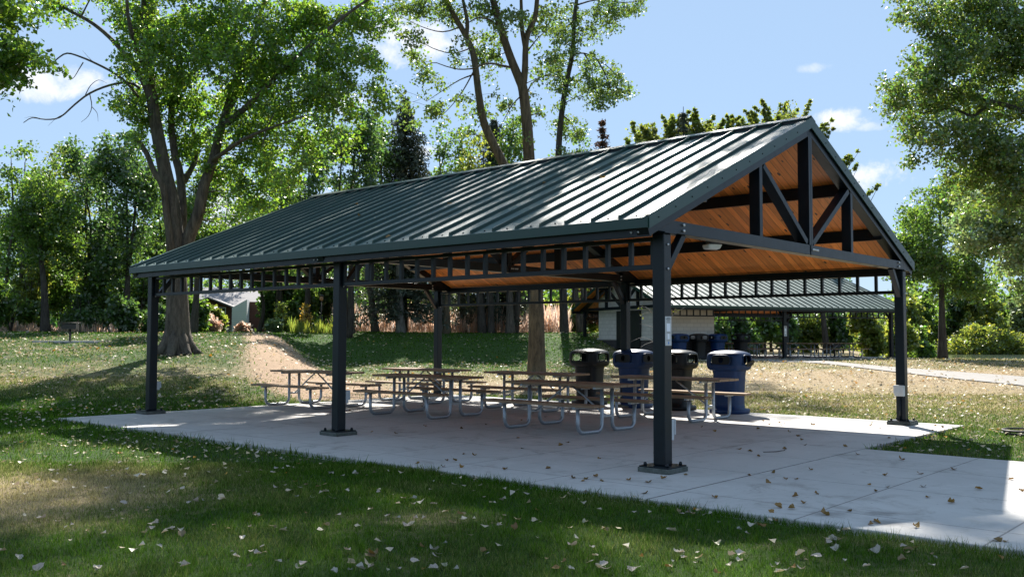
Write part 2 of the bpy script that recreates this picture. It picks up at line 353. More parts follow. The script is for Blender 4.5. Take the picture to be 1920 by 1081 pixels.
# ------------------------------------------------------------------ terrain
def axis(c,near,step,far):
    a=[0.]; s=step
    while a[-1]<far:
        if a[-1]>near: s*=1.06
        a.append(a[-1]+s)
    a=np.array(a); return np.concatenate([c-a[:0:-1],c+a])
def masks(x,y):
    lat,d=ld(x,y); u=np.where(d>3,lat/np.maximum(d,.5),0)
    dry=np.full(x.shape,.32)-.05*(1-ss(12,17,d))*(1-ss(.3,.4,u))
    dry+= .36*ss(.03,.2,u)*ss(13,24,d)              # right hand lawn is parched
    dry+= .40*ss(24,29,d)*(1-ss(33,40,d))*ss(-.22,-.1,u)
    dry+= .85*np.exp(-(((lat+4.9)/1.5)**2+((d-9.6)/1.8)**2))   # worn patch in the foreground
    dry+= .30*np.exp(-(((lat+.9)/.8)**2+((d-8.4)/.5)**2))
    dry+= .30*np.exp(-(((lat+11)/5)**2+((d-26)/2.5)**2))
    dry-= .75*ss(42,47,d)*(1-ss(.06,.1,u))          # mound and far left lawn stay green
    dry-= .30*ss(14,17,d)*(1-ss(20,23,d))*(1-ss(-.3,-.15,u))
    dirt=np.zeros(x.shape)
    pd=[24,26,29,33,38,45,50]; pu=[-.185,-.195,-.21,-.232,-.248,-.268,-.275]; pw=[2.4,2.7,2.7,2.2,1.6,1.2,1.0]
    c=np.interp(d,pd,pu)*d; w=np.interp(d,pd,pw)
    dirt=np.maximum(dirt,np.clip(1.35-np.abs(lat-c)/w,0,1)*ss(22,25,d)*(1-ss(49,52,d)))
    dirt=np.maximum(dirt,.46*ss(.2,.26,u)*ss(24,30,d)*(1-ss(36,42,d)))
    dirt=np.maximum(dirt,.55*ss(24,27,d)*(1-ss(30,34,d))*ss(-.2,-.12,u)*(1-ss(.1,.2,u)))
    return np.clip(dry,0,1),np.clip(dirt,0,1)
def terrain():
    gx=axis(-4,24,.42,420); gy=axis(4,26,.42,460)
    X,Y=np.meshgrid(gx,gy,indexing='ij'); Z=zt(X,Y); n,mn=X.shape
    Z=np.where(slabdist(X,Y)<=.0,-.12,Z)
    V=np.stack([X,Y,Z],-1).reshape(-1,3)
    i=np.arange(n-1)[:,None]*mn+np.arange(mn-1)[None]; Fq=np.stack([i,i+mn,i+mn+1,i+1],-1).reshape(-1,4)
    me=bpy.data.meshes.new('lawn'); me.vertices.add(len(V)); me.vertices.foreach_set('co',V.reshape(-1).astype(np.float32))
    me.loops.add(len(Fq)*4); me.loops.foreach_set('vertex_index',Fq.reshape(-1).astype(np.int32))
    me.polygons.add(len(Fq)); me.polygons.foreach_set('loop_start',np.arange(0,len(Fq)*4,4,dtype=np.int32)); 
    dry,dirt=masks(X,Y); at=me.color_attributes.new('mask','FLOAT_COLOR','POINT')
    c=np.zeros((len(V),4),np.float32); c[:,0]=dry.reshape(-1); c[:,1]=dirt.reshape(-1); c[:,3]=1; at.data.foreach_set('color',c.reshape(-1))
    me.materials.append(M['ground']); me.update(calc_edges=True); me.validate()
    me.polygons.foreach_set('use_smooth',[True]*len(me.polygons))
    o=bpy.data.objects.new('lawn',me); COL.objects.link(o); tag(o,kind='structure')
terrain()
b=MB(); b.box(SX0,SX1,SY0,SY1,-.18,0); o=b.build('concrete_slab',M['concrete'],bevel=.012); tag(o,kind='structure')
b=MB(); b.box(SX1+.006,WX1,SY0,WY1,-.18,-.002); o=b.build('concrete_walkway',M['concrete'],bevel=.012); tag(o,kind='structure')
PATHC=[]
def pathdist(x,y):
    C=PATHC[0]; d=np.full(x.shape,99.)
    for i in range(len(C)): d=np.minimum(d,np.hypot(x-C[i,0],y-C[i,1])-C[i,2])
    return d
def strip(name,A,B,mat,n=60,m_=6,lift=.05):
    A=smooth_path(A,n//(len(A)-1)); B=smooth_path(B,n//(len(B)-1)); k=min(len(A),len(B)); b=MB(); V=[]
    for i in range(k):
        for j in range(m_+1):
            p=A[i]*(1-j/m_)+B[i]*(j/m_); V.append((p[0],p[1],float(zt(p[0],p[1]))+lift))
    b.add(V,[(i*(m_+1)+j,i*(m_+1)+j+1,(i+1)*(m_+1)+j+1,(i+1)*(m_+1)+j) for i in range(k-1) for j in range(m_)],True)
    o=b.build(name,mat); tag(o,kind='structure'); return o
PA=[G(1440,676),G(1513,676),G(1600,682),G(1680,689),G(1800,698),G(1920,707),G(2060,718)]
PB=[G(1440,679),G(1513,680),G(1590,687),G(1680,698),G(1793,711),G(1920,724),G(2060,742)]
strip('asphalt_path',PA,PB,M['asphalt'],lift=.03)
_a=smooth_path(PA,14); _b=smooth_path(PB,14); PATHC.append(np.column_stack([(_a[:,0]+_b[:,0])/2,(_a[:,1]+_b[:,1])/2,np.hypot(_a[:,0]-_b[:,0],_a[:,1]-_b[:,1])*.36]))
b=MB(); 
wv=[]
for lat,d in ((15,50),(100,50),(140,98),(28,98)):
    x,y=wl(lat,d); wv.append((x,y,.12))
b.add(wv,[(0,1,2,3)]); o=b.build('pond_water',M['water']); tag(o,kind='structure')
# ------------------------------------------------------------------ pavilion
def pavilion(name,label,loc,rz,L,Wd,h,nb,zr,ze,oy,ox,trussy=1.62,seam=.406,picks=16,detail=True):
    root=empty(name,loc,rz); tag(root,label,'pavilion')
    ym=Wd/2; sl=(zr-ze)/(ym+oy)
    zroof=lambda y: zr-sl*abs(y-ym)
    xs=[-L*i/nb for i in range(nb+1)]; hw=.082
    St=M['steel']
    for x in xs:
        for y in (0,Wd):
            b=MB(); b.box(x-hw,x+hw,y-hw,y+hw,.075,h); c=b.build('column',St,root,bevel=.012)
            b=MB(); b.box(x-.2,x+.2,y-.2,y+.2,.058,.075); b.build('base_plate',St,c)
            b=MB(); b.box(x-.215,x+.215,y-.215,y+.215,.0,.0575); b.build('grout_pad',M['grout'],c,bevel=.008)
            for sx in (-.15,.15):
                for sy in (-.15,.15):
                    b=MB(); b.tube([(x+sx,y+sy,.07),(x+sx,y+sy,.1),(x+sx,y+sy,.115)],[.022,.022,.012],6); b.build('anchor_bolt',St,c)
            b=MB(); b.box(x-.13,x+.13,y-.13,y+.13,h-.0,h+.014); b.build('cap_plate',St,c)
            if detail:
                for zz in (h-.13,h-.42): b=MB(); b.tube([(x+hw-.005,y,zz),(x+hw+.016,y,zz)],.014,8); b.build('bolt',M['bolt'],c)
            # knee brace toward the inside
            s=1 if y==0 else -1
            b=MB(); b.bar((x,y+s*hw*.6,h-.46),(x,y+s*.46,h+.03),.09,.09,(1,0,0)); b.build('knee_brace',St,root,bevel=.006)
    # trusses
    ch=.17
    for x in xs:
        b=MB(); b.box(x-.083,x+.083,-.28,Wd+.28,h+.016,h+ch)
        t=b.build('truss',St,root,bevel=.006)
        b=MB()
        for s in (-1,1):
            y0=ym+s*(ym+oy-.03); z0=zroof(y0)-.06-ch/2*1.09; z1=zroof(ym)-.06-ch/2*1.09
            b.bar((x,y0,z0),(x,ym,z1),.170,ch,(1,0,0) if False else (0,0,1))
        b.build('top_chord',St,t,bevel=.006)
        b=MB(); b.box(x-.088,x+.088,ym-.062,ym-.004,h+ch,zr-.2); b.box(x-.088,x+.088,ym+.004,ym+.062,h+ch,zr-.2); b.box(x-.075,x+.075,ym-.0035,ym+.0035,h+ch,zr-.2); b.build('king_post',St,t)
        for s in (-1,1):
            yv=ym+s*trussy; zv=zroof(yv)-.2
            b=MB(); b.box(x-.080,x+.080,yv-.045,yv+.045,h+ch-.01,zv); b.build('web_post',St,t,bevel=.005)
            b=MB(); b.bar((x,yv-s*.1,zv-.02),(x,ym+s*.1,h+ch+.03),.154,.09,(0,0,1)); b.build('diagonal',St,t,bevel=.005)
        if detail:
            b=MB(); b.box(x+.084,x+.093,ym-.02,ym+.26,h+.02,h+ch-.01); b.build('splice_plate',St,t)
            b=MB()
            for k,(yy,zz) in enumerate([(ym+.04,h+.1),(ym+.09,h+.1),(ym+.16,h+.1),(ym+.21,h+.1),(.35,h+.06),(.35,h+.13),(Wd-.3,h+.06),(Wd-.3,h+.13)]):
                b=MB(); b.tube([(x+.08,yy,zz),(x+.110,yy,zz)],.017,8); b.build('bolt',M['bolt'],t)
    # purlins and eave beams
    for s in (-1,1):
        for dy in (trussy,trussy*1.9):
            y=ym+s*dy; z=zroof(y)-.075
            b=MB(); b.box(-L-ox+.06,ox-.06,y-.03,y+.03,z-.2,z); b.box(-L-ox+.06,ox-.06,y-.05,y-.0305,z-.2,z-.188); b.build('purlin',St,root)
        y=ym+s*(ym+oy-.055); z=zroof(y)-.075
        b=MB(); b.box(-L-ox+.02,ox-.02,min(y,y-s*.06),max(y,y-s*.06),z-.165,z-.01); e=b.build('eave_beam',St,root,bevel=.004)
        if detail:
            b=MB()
            for x in xs:
                for dx in (-.16,-.06):
                    for dz in (.05,.11): b=MB(); b.tube([(x+dx+.0,y,z-dz),(x+dx,y+s*.02,z-dz)],.013,8); b.build('bolt',M['bolt'],e)
    b=MB(); b.box(-L-ox+.06,ox-.06,ym-.04,ym+.04,zr-.3,zr-.1); b.build('ridge_beam',St,root)
    # lattice friezes
    for s,y in ((-1,0),(1,Wd)):
        for i in range(nb):
            xa=xs[i+1]+hw+.004; xb=xs[i]-hw-.004; zb=h-.42; ztop=h-.03
            fz=empty('frieze',(0,0,0)); fz.parent=root
            b=MB(); b.box(xa,xb,y-.03,y+.03,zb,zb+.06); b.build('rail',St,fz,bevel=.004)
            b=MB(); b.box(xa,xb,y-.03,y+.03,ztop-.05,ztop); b.build('rail',St,fz,bevel=.004)
            st=(xb-xa)/(picks+1)
            for k in range(0,picks+2):
                xc=xa+k*st; xc=min(max(xc,xa+.03),xb-.03)
                b=MB(); b.box(xc-.025,xc+.025,y-.026,y+.026,zb+.061,ztop-.051); b.build('picket',St,fz)
    # roof planes
    def slab_(x0,x1,ya,yb,t0,t1,name,mat,par=root):
        b=MB(); b.hexa([(x0,ya,zroof(ya)-t1),(x1,ya,zroof(ya)-t1),(x1,yb,zroof(yb)-t1),(x0,yb,zroof(yb)-t1),(x0,ya,zroof(ya)-t0),(x1,ya,zroof(ya)-t0),(x1,yb,zroof(yb)-t0),(x0,yb,zroof(yb)-t0)])
        return b.build(name,mat,par)
    for s in (-1,1):
        ye=ym+s*(ym+oy)
        a,bb=(ye,ym) if s<0 else (ym,ye)
        rp=slab_(-L-ox,ox,a,bb,0,.028,'roof_panel',M['roof'])
        slab_(-L-ox+.03,ox-.03,a+(.03 if s<0 else 0),bb-(.03 if s>0 else 0),.031,.072,'ceiling_boards',M['ceiling'])
        b=MB(); nx=int((L+2*ox)/seam)
        for k in range(1,nx+1):
            x=ox-k*seam*(L+2*ox)/(seam*(nx+.5))
            if x<-L-ox+.04: continue
            y0=ye-s*.012; y1=ym+s*.13
            za,zb_=zroof(y0),zroof(y1)
            b.hexa([(x-.017,y0,za-.004),(x+.017,y0,za-.004),(x+.017,y1,zb_-.004),(x-.017,y1,zb_-.004),(x-.011,y0+0,za+.048),(x+.011,y0,za+.048),(x+.011,y1,zb_+.048),(x-.011,y1,zb_+.048)])
        b.build('standing_seams',M['fascia'],rp)
        for k in range(nx if detail and s<0 else 0):
            x=ox-(k+.5)*seam; y=ye-s*.07; b=MB(); b.tube([(x,y,zroof(y)-.002),(x,y,zroof(y)+.012)],.012,6); b.build('screw',M['steel'],rp)
        # eave fascia
        b=MB(); zf=zroof(ye); y0,y1=sorted((ye+s*.004,ye+s*.02)); b.box(-L-ox-.01,ox+.01,y0,y1,zf-.125,zf-.006); b.build('eave_fascia',M['fascia'],root,bevel=.003)
        # ridge cap
        y0=ym+s*.16
        b=MB(); b.hexa([(-L-ox-.012,min(y0,ym),0),(ox+.012,min(y0,ym),0),(ox+.012,max(y0,ym),0),(-L-ox-.012,max(y0,ym),0)]*2)
        za,zb_=zroof(min(y0,ym)),zroof(max(y0,ym))
        v=np.array(b.v[0]); v[:4,2]=[za+.05,za+.05,zb_+.05,zb_+.05]; v[4:,2]=[za+.064,za+.064,zb_+.064,zb_+.064]; b.v[0]=v
        b.build('ridge_cap',M['fascia'],root)
        b=MB(); yc=ym+s*.125; b.box(-L-ox+.02,ox-.02,yc-.012,yc+.012,zroof(yc)+.001,zroof(yc)+.052); b.build('ridge_closure',M['steel'],root)
        # rake trims at both gable ends
        for xe,sx in ((ox,1),(-L-ox,-1)):
            x0,x1=sorted((xe+sx*.004,xe+sx*.022)); a_,b_=(ye,ym) if s<0 else (ym,ye)
            b=MB(); 
            b.hexa([(x0,a_,zroof(a_)-.135),(x1,a_,zroof(a_)-.135),(x1,b_,zroof(b_)-.135),(x0,b_,zroof(b_)-.135),(x0,a_,zroof(a_)+.03),(x1,a_,zroof(a_)+.03),(x1,b_,zroof(b_)+.03),(x0,b_,zroof(b_)+.03)])
            x2,x3=sorted((xe+sx*.003,xe-sx*.09))
            b.hexa([(x2,a_,zroof(a_)+.018),(x3,a_,zroof(a_)+.018),(x3,b_,zroof(b_)+.018),(x2,b_,zroof(b_)+.018),(x2,a_,zroof(a_)+.03),(x3,a_,zroof(a_)+.03),(x3,b_,zroof(b_)+.03),(x2,b_,zroof(b_)+.03)])
            rk=b.build('rake_trim',M['fascia'],root)
            if detail and sx>0:
                b=MB(); nn=int((ym+oy)/.38)
                for k in range(nn):
                    y=ye-s*(.2+k*.38); b=MB(); b.tube([(xe+.02,y,zroof(y)-.07),(xe+.03,y,zroof(y)-.07)],.009,6); b.build('screw',M['steel'],rk)
    return root
PW=8.12
pavilion('picnic_pavilion','large open picnic pavilion with green standing seam roof and black steel columns',(0,0,0),0,12.2,PW,2.81,2,4.90,2.965,.45,.10)
# far pavilion
a2=R(22); d0=45.; u0=(1247-960)/F
def F2(t,s): # metres along eave from near left post, metres back -> lat,d
    return u0*d0+t*math.cos(a2)-s*math.sin(a2), d0+t*math.sin(a2)+s*math.cos(a2)
B2L,B2W=14.,8.64
lat,d=F2(B2L,0); x,y=wl(lat,d); Z2=.5
P2=(x,y,Z2); RZ2=YAW+a2
pav2=pavilion('restroom_pavilion','distant green roofed pavilion with block restroom building under its left end',P2,RZ2,B2L,B2W,2.52,2,4.55,2.62,.6,.55,trussy=1.7,seam=.41,picks=17,detail=False)
def L2(t,s,z=0): # local coordinates in pav2 frame
    return (t-B2L,s,z)
def W2(t,s):
    lat,d=F2(t,s); x,y=wl(lat,d); return x,y
# restroom core
t0,t1,s0,s1=.35,3.4,.9,7.6
def gz(s): return 4.55-((4.55-2.62)/(B2W/2+.6))*abs(s-B2W/2)-.09
b=MB(); x0=t0-B2L; x1=t1-B2L
V=[];prof=[(s0,1.03),(s1,1.03),(s1,gz(s1)),(B2W/2,gz(B2W/2)),(s0,gz(s0))]
V=[(x0,s,z) for s,z in prof]+[(x1,s,z) for s,z in prof]
b.add(V,[(0,1,2,3,4)[::-1],(5,6,7,8,9),(0,5,9,4)[::-1],(1,2,7,6)[::-1],(4,9,8,3)[::-1],(3,8,7,2)[::-1]])
wall=b.build('block_wall',M['block'],pav2)
b=MB(); b.box(x0-.05,x1+.05,s0-.05,s1+.05,-.3,.93); b.build('brick_base',M['dark_brick'],pav2)
b=MB(); b.box(x0-.08,x1+.08,s0-.08,s1+.08,.931,1.03); b.build('sill',M['sill'],pav2,bevel=.01)
for s in (2.98,4.1):
    b=MB(); b.box(x0-.12,x0-.085,s,s+1.1,.02,2.35); dd=b.build('door',M['door'],pav2)
    b=MB(); b.box(x0-.16,x0-.12,s+(1.0 if s<4 else .04),s+(1.05 if s<4 else .09),.95,1.2); b.build('handle',M['bolt'],dd)
b=MB(); b.box(x0-.125,x0-.01,2.86,2.975,.0,2.46); b.box(x0-.125,x0-.01,5.205,5.32,0,2.46); b.box(x0-.125,x0-.01,2.975,5.205,2.355,2.46); b.build('door_frame',M['door'],pav2)
# its slab
A=[];
b=MB(); b.box(-B2L-1.6,1.4,-1.3,B2W+1.2,-.5,-.001); o=b.build('far_slab',M['concrete']); o.location=P2; o.rotation_euler=(0,0,RZ2); tag(o,kind='structure')
# ------------------------------------------------------------------ picnic tables
def make_table():
    root=empty('picnic_table',(0,0,0)); Lh=1.22
    b=MB(); ws=.182
    for k in range(4):
        y=-.375+k*(ws+.007)+ws/2; b.box(-Lh+random.uniform(-.008,.008),Lh+random.uniform(-.008,.008),y-ws/2,y+ws/2,.722,.762)
    b.build('tabletop',M['plank'],root,bevel=.006)
    for s in (-1,1):
        b=MB()
        for k in (0,1):
            y=s*(.69+k*.147); b.box(-Lh+.01*k,Lh-.008*k,y-.07,y+.07,.435,.475)
        b.build('bench',M['plank'],root,bevel=.006)
    for sx in (-1,1):
        fr=empty('leg_frame',(0,0,0)); fr.parent=root; x=sx*.80
        for s in (-1,1):
            yi,yo=.14*s,.79*s; r=.13; pts=[(x,yi,.715)]
            for a in np.linspace(0,90,5): pts.append((x,yi+s*(r-r*math.cos(R(a))),.03+r-r*math.sin(R(a))))
            for a in np.linspace(90,0,5): pts.append((x,yo-s*(r-r*math.cos(R(a))),.03+r-r*math.sin(R(a))))
            pts.append((x,yo,.425))
            b=MB(); b.tube(pts,.032,10); b.build('leg',M['galv'],fr)
        b=MB(); b.box(x-.025,x+.025,-.36,.36,.685,.7215); b.build('top_bracket',M['galv'],fr,bevel=.003)
        b=MB(); b.box(x-.03,x+.03,-.14,.14,.24,.275); b.build('crosspiece',M['galv'],fr,bevel=.003)
        for s in (-1,1): b=MB(); b.box(x-.03,x+.03,*sorted((.64*s,.90*s)),.405,.4345); b.build('seat_bracket',M['galv'],fr,bevel=.003)
        b=MB(); b.tube([(sx*.06,0,.70),(sx*.30,0,.56),(x-sx*.10,0,.30),(x,0,.255)],.0165,8); b.build('brace',M['galv'],fr)
    return root
tbl=make_table()
def at_top(px,py,z=.80):
    v=fw+r2*((px-960)/F)+u2*((540.5-py)/F); t=(z-CAM[2])/v[2]; return CAM+v*t
spots=[(593,694.5,.03,'picnic table standing at the far left edge of the slab, its bench over the grass'),
(798,690.5,-.02,'picnic table in the back row with its top in front of the back left column'),
(800,703,.03,'picnic table seen just right of the middle front column, front row'),
(1004,697.5,0,'picnic table in the back row standing in front of the thick tree trunk'),
(1068,716,-.015,'picnic table nearest the camera, middle of the front row'),
(1262,706.5,.01,'picnic table beside the near corner column, closest to the blue trash bin on the right')]
first=True
for px,py,a,lab in spots:
    p=at_top(px,py); o=tbl if first else copy_tree(tbl); first=False
    o.location=(p[0],p[1],0); o.rotation_euler=(0,0,a); o.scale=(1,1,1.05); tag(o,lab,'picnic table','picnic tables under the near pavilion')
tlabs=['leftmost distant picnic table beside the lone dark bin','second distant picnic table from the left, beside the dark bin','third distant picnic table, left of the thin middle column','distant picnic table right behind the thin middle column','distant picnic table second from the right end under the far roof','rightmost distant picnic table beside the pedestal grill']
for k,(t,s) in enumerate([(4.9,4.6),(6.2,2.4),(6.5,6.0),(9.6,4.6),(9.3,1.6),(12.2,1.9)]):
    x,y=W2(t,s); o=copy_tree(tbl); o.location=(x,y,Z2); o.rotation_euler=(0,0,RZ2+random.uniform(-.03,.03)); tag(o,tlabs[k],'picnic table','picnic tables under the far pavilion')
# ------------------------------------------------------------------ bins
def make_bin(color,plates,dangling=False):
    root=empty('trash_bin',(0,0,0)); ns=48
    mat=M['blue_plastic'] if color=='blue' else M['black_plastic']
    def ring(z,w,e):
        a=np.arange(ns)*2*math.pi/ns; c,s_=np.cos(a),np.sin(a)
        r=w/((np.abs(c)**e+np.abs(s_)**e)**(1/e)); return np.stack([r*c,r*s_,np.full(ns,z)],-1)
    def loft(prof,name,mt,skip=None,capt=False,capb=False,solid=0):
        b=MB(); V=np.concatenate([ring(*p) for p in prof]); Fc=[]
        for i in range(len(prof)-1):
            for j in range(ns):
                if skip and skip(i,j,prof): continue
                Fc.append((i*ns+j,i*ns+(j+1)%ns,(i+1)*ns+(j+1)%ns,(i+1)*ns+j))
        if capt: Fc.append(tuple((len(prof)-1)*ns+j for j in range(ns)))
        if capb: Fc.append(tuple(range(ns-1,-1,-1)))
        b.add(V,Fc,True); o=b.build(name,mt,root)
        if solid:
            m_=o.modifiers.new('solid','SOLIDIFY'); m_.thickness=solid*.6; m_.offset=-1
        return o
    loft([(0,.42,3),(.05,.435,3),(.085,.42,3),(.10,.32,3.4),(.2,.305,3.6),(.5,.315,3.6),(.8,.335,3.6),(.86,.35,3.6)],'body',mat,capb=True)
    def skip(i,j,prof):
        z=(prof[i][0]+prof[i+1][0])/2
        if not(.985<z<1.17): return False
        a=((j+.5)*360/ns)%90; a=min(a,90-a)
        return a<(27 if .99<z<1.15 else 23)
    loft([(.86,.345,3.4),(.87,.40,3.4),(.90,.44,3.6),(.96,.455,4),(.985,.458,4),(1.03,.458,4),(1.10,.455,4),(1.145,.45,4),(1.17,.445,4),(1.20,.43,4),(1.225,.39,3.6),(1.25,.31,3.2),(1.265,.20,2.6),(1.272,.10,2.2)],'lid',mat,skip=skip,capt=True,solid=.018)
    # moulded hood rims round each opening
    for k in range(4):
        b=MB(); a0=k*math.pi/2; pts=[]
        for t in np.linspace(0,2*math.pi,25):
            c,s_=math.cos(t),math.sin(t); e=4; r=1/((abs(c)**e+abs(s_)**e)**(1/e))
            yy=r*c*.225; zz=1.078+r*s_*.10; xx=.462-.02*abs(yy/.225)**3
            pts.append((xx*math.cos(a0)-yy*math.sin(a0),xx*math.sin(a0)+yy*math.cos(a0),zz))
        b.tube(pts,.014,6,cap=False); b.build('opening_rim',mat,root)
    if plates:
        for k in range(4):
            b=MB(); a0=k*math.pi/2; n=24; inner=[];outer=[]
            for t in np.arange(n)*2*math.pi/n:
                c,s_=math.cos(t),math.sin(t); e=4; r=1/((abs(c)**e+abs(s_)**e)**(1/e))
                outer.append((r*c*.225,r*s_*.10)); inner.append((c*.06,s_*.06))
            V=[]
            for xx in (.452,.464):
                for (yy,zz) in outer+inner: V.append((xx,yy,zz))
            Fc=[]
            for j in range(n):
                j2=(j+1)%n; Fc.append((2*n+j,2*n+j2,3*n+j2,3*n+j)); Fc.append((j,n+j,n+j2,j2)); Fc.append((j,j2,2*n+j2,2*n+j)); Fc.append((n+j,3*n+j,3*n+j2,n+j2))
            V=np.array(V)
            if dangling and k==dangling-1:
                # the plate has come loose: swung out and down about its lower corner
                th=R(58); V2=V.copy(); V2[:,0]-=.45; ca,sa=math.cos(th),math.sin(th)
                ph=R(-28); y_,z_=V2[:,1].copy(),V2[:,2].copy(); V2[:,1]=y_*math.cos(ph)-z_*math.sin(ph); V2[:,2]=y_*math.sin(ph)+z_*math.cos(ph)
                x_,z_=V2[:,0].copy(),V2[:,2].copy(); V2[:,0]=x_*ca+z_*sa+.52; V2[:,2]=-x_*sa+z_*ca-.07; V=V2
            V[:,2]+=1.078; x_,y_=V[:,0].copy(),V[:,1].copy(); V[:,0]=x_*math.cos(a0)-y_*math.sin(a0); V[:,1]=x_*math.sin(a0)+y_*math.cos(a0)
            b.add(V,Fc); b.build('opening_plate',M['black_plastic'],root)
    return root
kb=make_bin('black',False); kblue=make_bin('blue',True); kloose=make_bin('blue',True,dangling=1)
def slabpt(px,py): 
    v=fw+r2*((px-960)/F)+u2*((540.5-py)/F); return CAM+v*(-CAM[2]/v[2])
GB='bins lined up at the back edge of the near slab'
for proto,new,px,Y,a,lab in ((kb,0,1105,8.35,.04,'black trash bin with see-through openings, alone left of the back middle column'),
    (kblue,0,1188,8.3,-.05,'blue recycling bin half hidden behind the back middle column'),
    (kb,1,1268,8.35,.03,'black trash bin half hidden by the near corner column'),
    (kloose,0,1366,8.32,.06,'blue recycling bin with one opening plate hanging loose, rightmost on the slab')):
    # intersect view column px with the line Y
    v=fw+r2*((px-960)/F); t=(Y-CAM[1])/v[1]; p=CAM+v*t
    o=copy_tree(proto) if new else proto
    o.location=(p[0],p[1],0); o.rotation_euler=(0,0,a); o.scale=(.89,.89,1.03); tag(o,lab,'bin',GB)
for k,(proto,t,s,lab) in enumerate([(kblue,.95,.25,'distant blue bin, leftmost against the block restroom wall'),(kb,2.1,.3,'distant black bin standing between two blue ones by the block wall'),(kblue,3.15,.25,'distant blue bin at the right corner of the block wall'),(kb,4.7,.5,'distant black bin standing alone right of the block wall')]):
    x,y=W2(t,s); o=copy_tree(proto); o.location=(x,y,Z2); o.rotation_euler=(0,0,RZ2+.1*k); o.scale=(.89,.89,1.); tag(o,lab,'bin','bins beside the far restroom wall')
# ------------------------------------------------------------------ boxes, sign, light, grills
def outlet(x,y,z,face,lab,w=.13,h=.19,conduit=True,dp=.07):
    root=empty('outlet_box',(x,y,z),face); tag(root,lab,'electrical box')
    b=MB(); b.box(0,dp,-w/2,w/2,0,h); b.build('housing',M['box'],root,bevel=.006)
    b=MB(); b.box(dp+.001,dp+.03,-w/2-.008,w/2+.008,h*.25,h+.01); b.build('weather_cover',M['box'],root,bevel=.008)
    if conduit:
        b=MB(); b.tube([(.03,0,-.0),(.03,0,-z+.02)],.014,8); b.build('conduit',M['steel'],root)
outlet(.0,PW-.083,.52,-math.pi/2,'grey outlet box with a sloped cover, on the far right column at knee height',.17,.19)
outlet(.0,.083,.36,math.pi/2,'pale outlet box low on the back of the near corner column',.13,.24,True)
outlet(-6.1,.083,.50,math.pi/2,'grey outlet box on the back of the middle front column',.12,.2)
outlet(-12.2,.083,.48,math.pi/2,'small white outlet box on the far left column',.12,.16)
sg=empty('column_sign',(.0835,0,1.48)); tag(sg,'narrow pale grey notice plate on the near corner column','sign')
b=MB(); b.box(0,.004,-.068,.068,0,.345); b.build('plate',M['plate'],sg,bevel=.0015)
b=MB()
for z,w_ in ((.325,.075),(.311,.105),(.297,.07)):
    y=-w_/2
    while y<w_/2: 
        l=random.uniform(.006,.014); b.box(.0042,.0052,y,min(y+l,w_/2),z-.0035,z+.0035); y+=l+.0035
for z in (.28,.272,.158,.15,.066,.058): b.box(.0042,.0048,-.045,.045,z-.0012,z+.0012)
b.build('print',M['ink'],sg)
b=MB(); b.box(.0042,.0052,-.033,.037,.17,.262); b.build('sticker',M['white'],sg)
b=MB(); b.box(.0042,.0052,-.018,.022,.077,.141); b.build('sticker',M['white'],sg)
b=MB(); b.tube([(.0042,.004,.03),(.0054,.004,.03)],.013,12); b.tube([(.0042,.004,.046),(.0054,.004,.046)],.006,10); b.build('emblem',M['skyblue'],sg)
sg2=copy_tree(sg); x,y=W2(7.0,0); sg2.location=(x,y,Z2+1.15); sg2.rotation_euler=(0,0,RZ2-math.pi/2); sg2.location.x+=math.sin(RZ2)*.09; sg2.location.y-=math.cos(RZ2)*.09
sg2.scale=(1,1.3,1.5); tag(sg2,'small pale notice plate on the middle column of the far pavilion','sign')
fl=empty('flood_light',(-.30,1.78,2.84)); tag(fl,'frosted flood light fixed under the truss next to the near corner column','light'); fl.scale=(.72,.72,.72)
b=MB(); b.box(-.10,.10,-.12,.12,0,.10); b.build('housing',M['steel'],fl,bevel=.02)
b=MB(); b.hexa([(-.14,-.15,-.09),(.05,-.11,-.09),(.05,.11,-.09),(-.14,.15,-.09),(-.16,-.17,-.001),(.10,-.15,-.001),(.10,.15,-.001),(-.16,.17,-.001)]); b.build('lens',M['lens'],fl,bevel=.025)
b=MB(); b.box(-.02,.30,-.02,.02,.101,.14); b.build('bracket',M['steel'],fl)
fl.rotation_euler=(0,0,R(-35))
def make_grill():
    root=empty('pedestal_grill',(0,0,0))
    b=MB(); b.tube([(0,0,-.2),(0,0,.56)],.05,12); b.build('pedestal',M['iron'],root)
    b=MB()
    b.box(-.30,.30,-.22,.22,.56,.575); b.box(-.30,.30,.205,.22,.575,.80); b.box(-.30,-.285,-.22,.205,.575,.80); b.box(.285,.30,-.22,.205,.575,.80); b.box(-.285,.285,-.22,-.208,.575,.76); b.build('fire_box',M['iron'],root)
    b=MB()
    for k in range(12): x=-.27+k*.049; b.tube([(x,-.2,.835),(x,.2,.835)],.006,5)
    b.tube([(-.36,-.2,.835),(.36,-.2,.835)],.012,6); b.tube([(-.36,.2,.835),(.36,.2,.835)],.012,6)
    for sx in (-.285,.285):
        for sy in (-.2,.2): b.tube([(sx,sy,.79),(sx,sy,.84)],.008,5)
    b.build('grate',M['iron'],root); return root
gr=make_grill(); p=G(131,641); gr.location=tuple(p); gr.rotation_euler=(0,0,YAW+.15); gr.scale=(.95,.95,.95); tag(gr,'dark pedestal grill standing on the left lawn before the woods','grill')
b=MB(); b.box(-1.35,1.35,-.45,.45,-.2,.06); o=b.build('grill_pad',M['concrete']); o.location=(p[0],p[1],p[2]); o.rotation_euler=(0,0,YAW); tag(o,'thin pale concrete pad under the pedestal grill on the left lawn','pad')
g2=copy_tree(gr); x,y=W2(12.9,-.2); x,y=W2(13.3,3.6); g2.location=(x,y,Z2); g2.rotation_euler=(0,0,RZ2); tag(g2,'dark pedestal grill under the right end of the far pavilion','grill')
